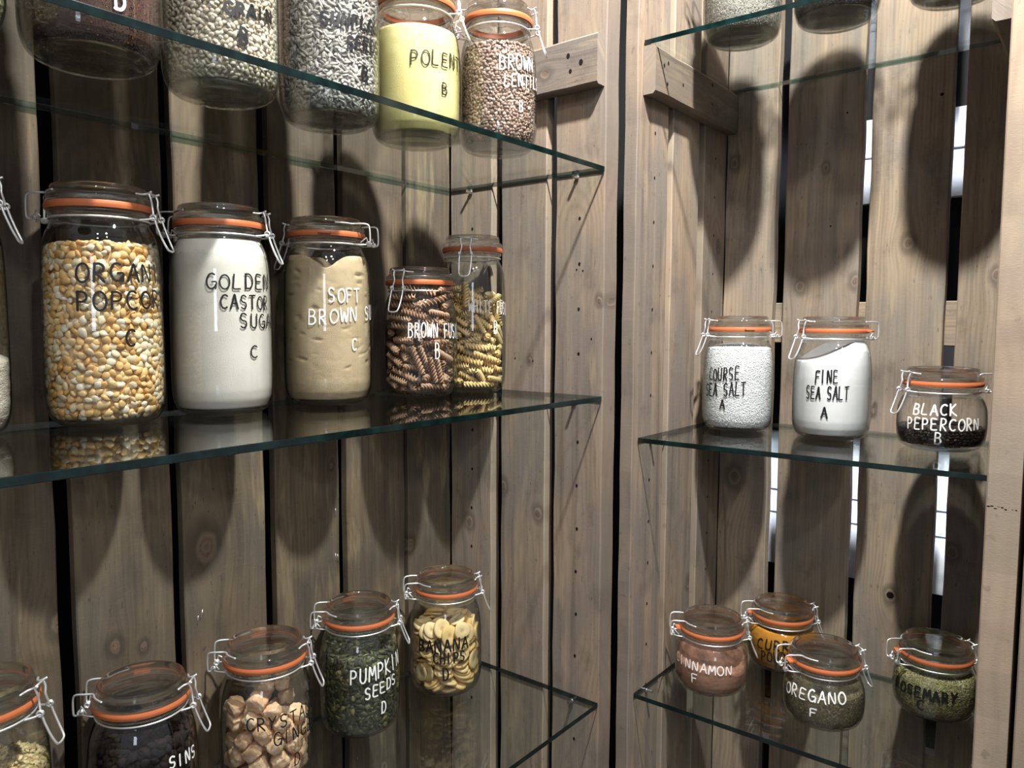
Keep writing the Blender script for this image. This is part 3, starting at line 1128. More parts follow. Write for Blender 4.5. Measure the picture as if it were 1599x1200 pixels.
def grains(name, x, y, sk, H, s, h, shape, size, pitch, palette, weights, material, label, cat, layers=2, seed=1, tilt=.35, base=False,
           core=True, core_col=None, var=.12, core_inset=None, size_var=.18, top=True):
    gv, gf = grain_shape(shape)
    P, X, Y, N = scatter(H, s, h, size, pitch, layers, seed, tilt, base, top)
    R_ = np.random.RandomState(seed + 50)
    m = len(P)
    sc = np.array(size)[None, :] * R_.uniform(1 - size_var, 1 + size_var, (m, 1)) * R_.uniform(.93, 1.07, (m, 3))
    W = (P[:, None, :] + gv[None, :, 0:1] * (X * sc[:, 0:1])[:, None, :] + gv[None, :, 1:2] * (Y * sc[:, 1:2])[:, None, :] +
         gv[None, :, 2:3] * (N * sc[:, 2:3])[:, None, :])
    nv = len(gv)
    W = W.reshape(-1, 3)
    # keep everything inside the glass
    rr = np.hypot(W[:, 0], W[:, 1])
    zs = np.linspace(0.004, H - .03, 60)
    rl = np.array([rin(H, s, z) for z in zs]) - .0003
    lim = np.interp(W[:, 2], zs, rl)
    k = np.minimum(1, lim / np.maximum(rr, 1e-9))
    W[:, 0] *= k
    W[:, 1] *= k
    W[:, 2] = np.maximum(W[:, 2], .0074)
    F = (gf[None, :, :] + (np.arange(m) * nv)[:, None, None]).reshape(-1, 3)
    pal = np.array(palette)
    ci = R_.choice(len(pal), m, p=np.array(weights) / sum(weights))
    C = np.clip(pal[ci] * R_.uniform(1 - var, 1 + var, (m, 1)), 0, 1)
    C = np.repeat(C, nv, axis=0)
    nt = len(F)
    if core:
        ci_ = core_inset if core_inset is not None else size[2] * (2.2 if layers > 1 else 1.4)
        V2, F2 = fill_body(H, s, lambda q, p: h(q, p) - size[2] * .9, inset=ci_, nphi=48, nz=20, zb=.0078)
        cc = np.array(core_col if core_col is not None else pal.mean(0) * .8)
    else:
        V2, F2, cc = [], [], np.zeros(3)
    V = np.vstack([W, np.array(V2).reshape(-1, 3)])
    C = np.vstack([C, np.repeat(cc[None, :], len(V2), 0)])
    me = bpy.data.meshes.new(name)
    me.vertices.add(len(V))
    me.vertices.foreach_set('co', V.astype(np.float32).ravel())
    lens = [3] * nt + [len(q) for q in F2]
    loops = np.concatenate([F.ravel(), np.array([i + len(W) for q in F2 for i in q], dtype=np.int64)]) if F2 else F.ravel()
    me.loops.add(len(loops))
    me.loops.foreach_set('vertex_index', loops.astype(np.int32))
    me.polygons.add(len(lens))
    me.polygons.foreach_set('loop_start', np.concatenate([[0], np.cumsum(lens)[:-1]]).astype(np.int32))
    me.polygons.foreach_set('use_smooth', [shape != 'fine'] * len(lens))
    me.update(calc_edges=True)
    a = me.attributes.new('gc', 'FLOAT_COLOR', 'POINT')
    a.data.foreach_set('color', np.hstack([C, np.ones((len(C), 1))]).astype(np.float32).ravel())
    me.materials.append(material)
    o = link(name, me)
    o.location = (x, y, ZS[sk] + .0002)
    return tag(o, label, cat, None, 'stuff')


def powder(name, x, y, sk, H, s, h, material, label, cat, **kw):
    V, F = fill_body(H, s, h, nphi=kw.pop('nphi', 128), nz=kw.pop('nz', 64), **kw)
    me = bpy.data.meshes.new(name)
    me.from_pydata(V, [], F)
    me.materials.append(material)
    me.polygons.foreach_set('use_smooth', [True] * len(F))
    me.update()
    o = link(name, me)
    o.location = (x, y, ZS[sk] + .0002)
    return tag(o, label, cat, None, 'stuff')


GM = grain_material('grain', .5, .4)
GM_GLOSS = grain_material('grain_glossy', .32, .5, .15)
GM_DRY = grain_material('grain_dry', .85, .2)

# lines of handwriting: word, start angle, height above the foot, angle per letter, rise per letter, letter height
TEXT = {
    'T1': [('D', -1.659, 0.0340, 0.2086, 0.00320, 0.0146)],
    'T2': [('GRAIN', -2.055, 0.0647, 0.1967, 0.00110, 0.0113), ('B', -1.809, 0.0393, 0.1802, 0.00069, 0.0143)],
    'T3': [('SUNFLOWER', -2.394, 0.0925, 0.2003, 0.00082, 0.0127), ('SEEDS', -1.905, 0.0705, 0.1903, 0.00159, 0.0136), ('B', -1.574, 0.0408, 0.1971, 0.00082, 0.0158)],
    'T4': [('POLENTA', -2.464, 0.0805, 0.2347, 0.00096, 0.0171), ('B', -1.753, 0.0507, 0.1844, 0.00071, 0.0143)],
    'T5': [('BROWN', -2.422, 0.0922, 0.2204, 0.00131, 0.0183), ('LENTILS', -2.297, 0.0721, 0.1867, 0.00098, 0.0153), ('B', -1.888, 0.0434, 0.1428, -0.00016, 0.0131)],
    'M1': [('ORGANIC', -2.412, 0.1434, 0.2768, 0.00053, 0.0181), ('POPCORN', -2.407, 0.1158, 0.2662, 0.00064, 0.0181), ('C', -1.655, 0.0816, 0.2277, -0.00092, 0.0153)],
    'M2': [('GOLDEN', -2.387, 0.1414, 0.2487, 0.00041, 0.0169), ('CASTOR', -2.134, 0.1206, 0.1932, -0.00012, 0.0156), ('SUGAR', -1.770, 0.0996, 0.2257, -0.00004, 0.0166), ('C', -1.555, 0.0657, 0.2260, 0.00026, 0.0138)],
    'M3': [('SOFT', -2.212, 0.1311, 0.2074, 0.00023, 0.0176), ('BROWN SUGAR', -2.661, 0.1032, 0.2357, 0.00101, 0.0183), ('C', -1.679, 0.0709, 0.1640, 0.00059, 0.0139)],
    'M4': [('BROWN FUSILLI', -2.650, 0.0859, 0.1630, -0.00019, 0.0212), ('B', -1.950, 0.0562, 0.1706, -0.00021, 0.0214)],
    'M5': [('WHITE FUSILLI', -2.533, 0.1226, 0.1522, -0.00032, 0.0190), ('B', -1.750, 0.0902, 0.1849, -0.00007, 0.0193)],
    'B1': [('SINS', -1.565, 0.0944, 0.1850, -0.00161, 0.0133)],
    'B2': [('CRYSTAL', -2.569, 0.0901, 0.2314, -0.00015, 0.0157), ('GINGER', -2.013, 0.0691, 0.2120, -0.00038, 0.0157), ('D', -1.569, 0.0351, 0.1959, -0.00314, 0.0145)],
    'B3': [('PUMPKIN', -2.500, 0.0833, 0.2252, 0.00127, 0.0208), ('SEEDS', -2.155, 0.0614, 0.1924, 0.00185, 0.0162), ('D', -1.734, 0.0354, 0.1765, -0.00201, 0.0155)],
    'B4': [('BANANA', 3.110, 0.0750, 0.2471, 0.00099, 0.0177), ('CHIPS', -2.719, 0.0593, 0.1830, 0.00028, 0.0169), ('D', -2.458, 0.0332, 0.2060, 0.00139, 0.0180)],
    'RM1': [('COURSE', 2.626, 0.0817, 0.1627, 0.00078, 0.0202), ('SEA SALT', 2.481, 0.0571, 0.1633, 0.00053, 0.0213), ('A', 3.031, 0.0381, 0.1900, 0.00181, 0.0143)],
    'RM2': [('FINE', 2.998, 0.0861, 0.1501, 0.00058, 0.0187), ('SEA SALT', 2.755, 0.0622, 0.1397, 0.00014, 0.0197), ('A', -3.103, 0.0346, 0.2021, 0.00264, 0.0151)],
    'RM3': [('BLACK', 2.650, 0.0509, 0.2074, 0.00030, 0.0151), ('PEPERCORN', 2.511, 0.0305, 0.1931, 0.00029, 0.0162), ('B', -3.105, 0.0128, 0.1956, 0.00002, 0.0150)],
    'RB1': [('CINNAMON', 2.335, 0.0444, 0.2311, -0.00046, 0.0140), ('F', 3.018, 0.0230, 0.2478, 0.00332, 0.0132)],
    'RB2': [('CURRY', 2.741, 0.0399, 0.2530, 0.00167, 0.0158), ('POWDER', 2.885, 0.0209, 0.1872, 0.00116, 0.0171), ('D', -2.970, 0.0082, 0.2286, -0.00004, 0.0155)],
    'RB3': [('OREGANO', 2.320, 0.0427, 0.2439, 0.00092, 0.0159), ('F', 3.105, 0.0243, 0.2297, 0.00209, 0.0121)],
    'RB4': [('ROSEMARY', 2.215, 0.0350, 0.2112, 0.00036, 0.0148), ('C', 2.921, 0.0181, 0.2155, 0.00361, 0.0145)],
}

# resting places of the loose pieces: x, y, z, quaternion, thickness and length factors
REST_BROWN = [
    (0.0392, -0.006, 0.0106, 0.655, 0.603, -0.348, 0.294, 0.94, 0.9),
    (0.0265, 0.0224, 0.0129, 0.71, 0.363, 0.547, 0.256, 1.03, 0.99),
    (-0.0091, 0.0273, 0.0175, 0.284, 0.525, 0.28, 0.752, 1.09, 1.18),
    (-0.0283, -0.0017, 0.0098, 0.097, 0.096, -0.7, -0.7, 0.96, 0.94),
    (-0.0128, -0.0298, 0.0094, 0.6, 0.265, -0.656, -0.375, 0.88, 0.87),
    (0.0216, -0.0198, 0.0096, 0.623, 0.702, 0.086, -0.335, 0.92, 1.05),
    (0.0224, 0.0305, 0.021, 0.88, 0.415, 0.228, -0.013, 0.95, 0.9),
    (-0.0189, 0.0333, 0.0236, 0.617, -0.403, 0.648, 0.192, 0.89, 0.99),
    (-0.0404, 0.0177, 0.0181, 0.53, -0.197, 0.566, 0.6, 0.95, 0.89),
    (-0.0119, -0.0397, 0.0127, 0.675, -0.385, -0.561, 0.284, 0.94, 1.04),
    (0.0312, -0.01, 0.0195, 0.563, 0.701, 0.263, -0.351, 1.06, 1.18),
    (0.0427, -0.0087, 0.0205, 0.618, 0.641, 0.238, -0.387, 0.94, 0.98),
    (0.0085, 0.0419, 0.0297, 0.542, 0.546, 0.507, 0.39, 1, 1.02),
    (-0.0252, 0.0348, 0.0381, 0.508, 0.153, 0.559, 0.637, 1.05, 1.02),
    (-0.0337, 0.0016, 0.0199, 0.373, -0.414, -0.183, -0.81, 0.88, 0.93),
    (-0.0093, -0.0262, 0.019, 0.356, 0.556, -0.424, -0.62, 0.92, 0.99),
    (0.0187, -0.0275, 0.0265, 0.598, 0.769, -0.028, -0.224, 1.07, 1.1),
    (0.0362, -0.0035, 0.0405, 0.727, 0.637, -0.255, -0.027, 1.09, 1.1),
    (-0.0163, 0.0247, 0.0344, 0.554, -0.64, 0.409, -0.34, 0.91, 0.96),
    (-0.0452, -0, 0.0235, 0.635, -0.475, -0.365, -0.488, 0.9, 0.82),
    (-0.0179, -0.0444, 0.0373, 0.718, -0.109, -0.05, 0.686, 0.85, 0.95),
    (0.0015, -0.0428, 0.0345, 0.021, -0.195, -0.968, -0.157, 0.86, 0.82),
    (0.0421, -0.0131, 0.0316, 0.54, 0.342, -0.588, 0.495, 0.98, 0.88),
    (0.0321, 0.031, 0.0446, 0.236, -0.258, 0.52, -0.78, 0.93, 0.89),
    (-0.0412, -0.01, 0.0312, 0.653, -0.359, -0.435, -0.505, 1.04, 1.08),
    (-0.0316, -0.0085, 0.0247, 0.16, -0.169, -0.338, -0.912, 1, 1.11),
    (-0.0078, -0.0469, 0.0361, 0.856, 0.041, -0.109, -0.503, 0.88, 0.92),
    (0.04, -0.0136, 0.0501, 0.654, 0.727, -0.016, -0.208, 1, 1.1),
    (0.0218, 0.0181, 0.0436, 0.171, 0.452, -0.326, 0.812, 1.08, 1.1),
    (-0.0162, 0.0286, 0.0509, 0.789, -0.564, 0.18, -0.164, 1.06, 1.16),
    (-0.0117, -0.0331, 0.0278, 0.586, -0.137, -0.744, 0.29, 1.04, 0.96),
    (0.0187, -0.0201, 0.0482, 0.33, 0.131, -0.916, 0.186, 0.93, 0.88),
    (0.0421, -0.0152, 0.0604, 0.558, 0.416, -0.595, 0.401, 0.93, 0.85),
    (0.0211, 0.0361, 0.0517, 0.84, 0.217, 0.488, -0.1, 1.07, 1.2),
    (0.0062, 0.038, 0.0554, 0.912, -0.107, 0.392, 0.055, 0.92, 1.05),
    (-0.027, 0.003, 0.0533, 0.195, -0.214, -0.545, -0.787, 0.9, 0.98),
    (-0.0284, -0.0196, 0.039, 0.114, 0.594, -0.283, -0.744, 0.91, 1),
    (0.0069, -0.042, 0.0565, 0.819, 0.041, -0.567, 0.075, 1.05, 1.07),
    (0.0131, -0.0275, 0.0547, 0.278, -0.671, -0.598, 0.339, 1.04, 1.2),
    (0.0132, 0.0241, 0.0567, 0.491, 0.647, 0.324, 0.485, 0.9, 0.93),
    (-0.0314, 0.0295, 0.0513, 0.787, -0.469, 0.156, -0.371, 1.04, 1.11),
    (-0.0338, 0.0005, 0.0611, 0.407, -0, 0.498, 0.766, 1.02, 1.03),
    (-0.0069, -0.0422, 0.0746, 0.45, -0.617, -0.372, 0.527, 0.97, 1.07),
    (-0.0256, -0.0333, 0.0534, 0.455, 0.19, -0.105, -0.864, 0.91, 1.01),
    (0.0223, 0.0172, 0.067, 0.128, 0.588, -0.461, 0.652, 1.07, 1.21),
    (-0.0073, 0.0332, 0.0665, 0.204, -0.637, -0.379, -0.639, 0.93, 0.98),
    (-0.0431, 0.0094, 0.0516, 0.062, -0.157, -0.525, -0.834, 0.94, 0.97),
    (-0.0359, -0.0294, 0.0511, 0.137, 0.098, -0.156, -0.973, 1.03, 1.08),
    (0.0066, -0.0325, 0.0636, 0.371, 0.361, -0.76, -0.393, 1.09, 1.17),
    (0.045, 0.006, 0.075, 0.398, 0.128, -0.202, 0.886, 1.1, 1.13),
    (0.0151, 0.0284, 0.081, 0.613, 0.357, 0.56, 0.428, 1, 1.15),
    (-0.038, 0.0184, 0.0679, 0.252, 0.079, 0.598, 0.757, 1.08, 1.09),
    (-0.0331, -0.0162, 0.0621, 0.689, 0.082, -0.508, -0.509, 0.92, 0.91),
    (-0.0253, -0.0274, 0.075, 0.093, 0.826, 0.432, 0.351, 0.92, 0.86),
    (0.031, 0.0031, 0.0791, 0.73, 0.615, 0.017, -0.296, 1.05, 1.2),
    (0.021, 0.0387, 0.0885, 0.06, -0.304, 0.191, -0.931, 1.05, 1.19),
    (0.0076, 0.0369, 0.0875, 0.463, -0.819, -0.221, 0.257, 0.88, 0.91),
    (-0.0389, -0.0046, 0.0789, 0.138, -0.057, 0.699, 0.7, 1.03, 1.02),
    (-0.0185, -0.0211, 0.0806, 0.784, -0.117, -0.536, -0.291, 0.99, 1.14),
    (0.0293, -0.0154, 0.0728, 0.385, 0.69, -0.046, -0.611, 0.98, 1.11),
    (0.0429, 0.0205, 0.0953, 0.166, 0.584, 0.79, -0.084, 0.85, 0.85),
    (0.0015, 0.0341, 0.0968, 0.867, 0.029, 0.477, 0.139, 1.1, 1.06),
    (-0.0239, 0.0162, 0.0818, 0.061, 0.203, 0.788, 0.578, 1.06, 1.16),
    (-0.0235, -0.0264, 0.0917, 0.003, -0.063, 0.537, 0.842, 0.89, 0.98),
    (0.0006, -0.0352, 0.0823, 0.493, 0.55, -0.343, -0.581, 0.87, 0.88),
    (0.0197, -0.0304, 0.0913, 0.498, 0.656, -0.501, 0.264, 0.9, 0.86),
    (0.0325, 0.0147, 0.1011, 0.388, 0.758, 0.176, 0.494, 0.99, 0.9),
    (-0.0331, 0.0288, 0.0867, 0.057, -0.55, -0.529, -0.644, 0.99, 0.93),
    (-0.0405, -0.0101, 0.0991, 0.076, -0.231, 0.643, 0.726, 1.02, 1.13),
    (-0.0064, -0.0407, 0.0934, 0.603, 0.401, -0.471, -0.503, 1.01, 0.95),
    (0.0323, -0.0158, 0.0998, 0.626, 0.586, 0.384, -0.342, 0.89, 0.97),
    (0.0339, 0.0059, 0.0897, 0.492, 0.425, 0.555, -0.519, 0.93, 0.86),
    (-0.0123, 0.0452, 0.0902, 0.99, -0.025, 0.071, -0.118, 1.04, 1.11),
    (-0.0443, -0.0036, 0.1105, 0.374, -0.277, -0.595, -0.655, 0.88, 0.94),
    (-0.0204, -0.0316, 0.1063, 0.465, -0.096, -0.706, -0.525, 0.92, 0.95),
    (0.0075, -0.0308, 0.0948, 0.481, -0.102, -0.865, -0.096, 0.86, 0.95),
    (0.0429, -0.0002, 0.1064, 0.183, 0.335, 0.807, -0.451, 1.06, 1.12),
    (0.0253, 0.0366, 0.1169, 0.592, -0.654, -0.261, 0.392, 0.88, 0.9),
    (-0.0269, 0.008, 0.0998, 0.531, -0.76, 0.37, 0.068, 1.05, 1.05),
    (-0.0139, -0.0252, 0.112, 0.383, 0.66, 0.599, 0.241, 0.95, 1),
    (0.0093, -0.0333, 0.1083, 0.555, 0.59, -0.581, 0.08, 0.96, 1.03),
    (0.0287, -0.0116, 0.1096, 0.656, 0.603, 0.35, -0.289, 0.96, 1.02),
    (0.0351, 0.0007, 0.1177, 0.583, 0.77, -0.058, 0.253, 1.08, 1.2),
    (-0.0168, 0.032, 0.1005, 0.782, 0.31, 0.506, 0.191, 0.93, 0.86),
    (-0.0365, -0.0249, 0.1164, 0.317, 0.119, -0.589, -0.734, 0.98, 0.91),
    (-0.0037, -0.0442, 0.1156, 0.521, -0.509, -0.407, 0.551, 0.92, 0.91),
    (0.0194, -0.0316, 0.1206, 0.656, 0.35, -0.624, -0.24, 0.93, 1.02),
    (0.0285, -0.0016, 0.1275, 0.598, 0.79, 0.132, -0.015, 1.06, 1.14),
    (0.0047, 0.0467, 0.1067, 0.122, 0.845, 0.49, 0.174, 0.93, 0.93),
    (-0.0227, 0.0192, 0.1109, 0.596, 0.046, 0.634, 0.49, 0.94, 0.92),
    (-0.0186, -0.021, 0.129, 0.52, -0.522, 0.115, 0.666, 0.99, 1.01),
    (0.0196, -0.0385, 0.1296, 0.594, 0.566, -0.533, -0.208, 1.05, 0.98),
    (0.0405, -0.0125, 0.1353, 0.754, 0.449, 0.115, -0.465, 1.1, 1.21),
    (0.0139, 0.0326, 0.1212, 0.866, 0.082, 0.486, -0.082, 1.02, 1.06),
    (-0.0242, 0.0323, 0.1103, 0.555, 0.016, 0.465, 0.689, 1.02, 1.1),
    (-0.0325, 0.0035, 0.1188, 0.275, -0.5, 0.435, 0.697, 0.89, 1),
    (-0.0138, -0.0388, 0.133, 0.094, 0.703, -0.383, -0.592, 1.07, 1.2),
    (0.0423, 0.005, 0.1382, 0.852, 0.438, 0.174, -0.227, 1.06, 1.21),
    (0.0207, 0.0355, 0.1373, 0.791, 0.373, 0.293, 0.387, 1.07, 1.18),
    (-0.0302, 0.0324, 0.1204, 0.577, 0.055, 0.435, 0.689, 1.01, 1.05),
    (-0.0399, -0.0047, 0.1292, 0.132, 0.063, -0.703, -0.696, 0.99, 1.02),
    (-0.0105, -0.0263, 0.1367, 0.72, 0.196, -0.592, -0.305, 0.88, 0.89),
    (0.0257, -0.01, 0.1363, 0.482, 0.852, -0.002, -0.204, 0.99, 0.98),
    (0.0057, 0.0441, 0.1392, 0.34, 0.491, 0.146, 0.789, 0.95, 0.96),
    (-0.023, 0.0157, 0.1262, 0.152, -0.477, -0.601, -0.624, 0.97, 0.91),
    (-0.0328, 0.0093, 0.1374, 0.485, 0.232, 0.426, -0.728, 0.95, 1.08),
    (-0.0419, -0.0059, 0.1401, 0.058, -0.153, 0.673, 0.721, 0.97, 1.11),
    (0.011, -0.0359, 0.1427, 0.568, 0.356, -0.594, -0.445, 0.89, 0.97),
    (0.0113, -0.042, 0.1515, 0.499, -0.327, -0.678, 0.429, 0.98, 0.97),
    (0.0061, -0.0276, 0.1516, 0.722, -0.081, -0.57, 0.383, 1.1, 1.18),
    (0.0068, 0.0295, 0.1319, 0.424, -0.686, -0.554, 0.204, 0.95, 1.01),
    (-0.0287, -0.0315, 0.1491, 0.591, -0.014, -0.621, -0.515, 1, 1.08),
]

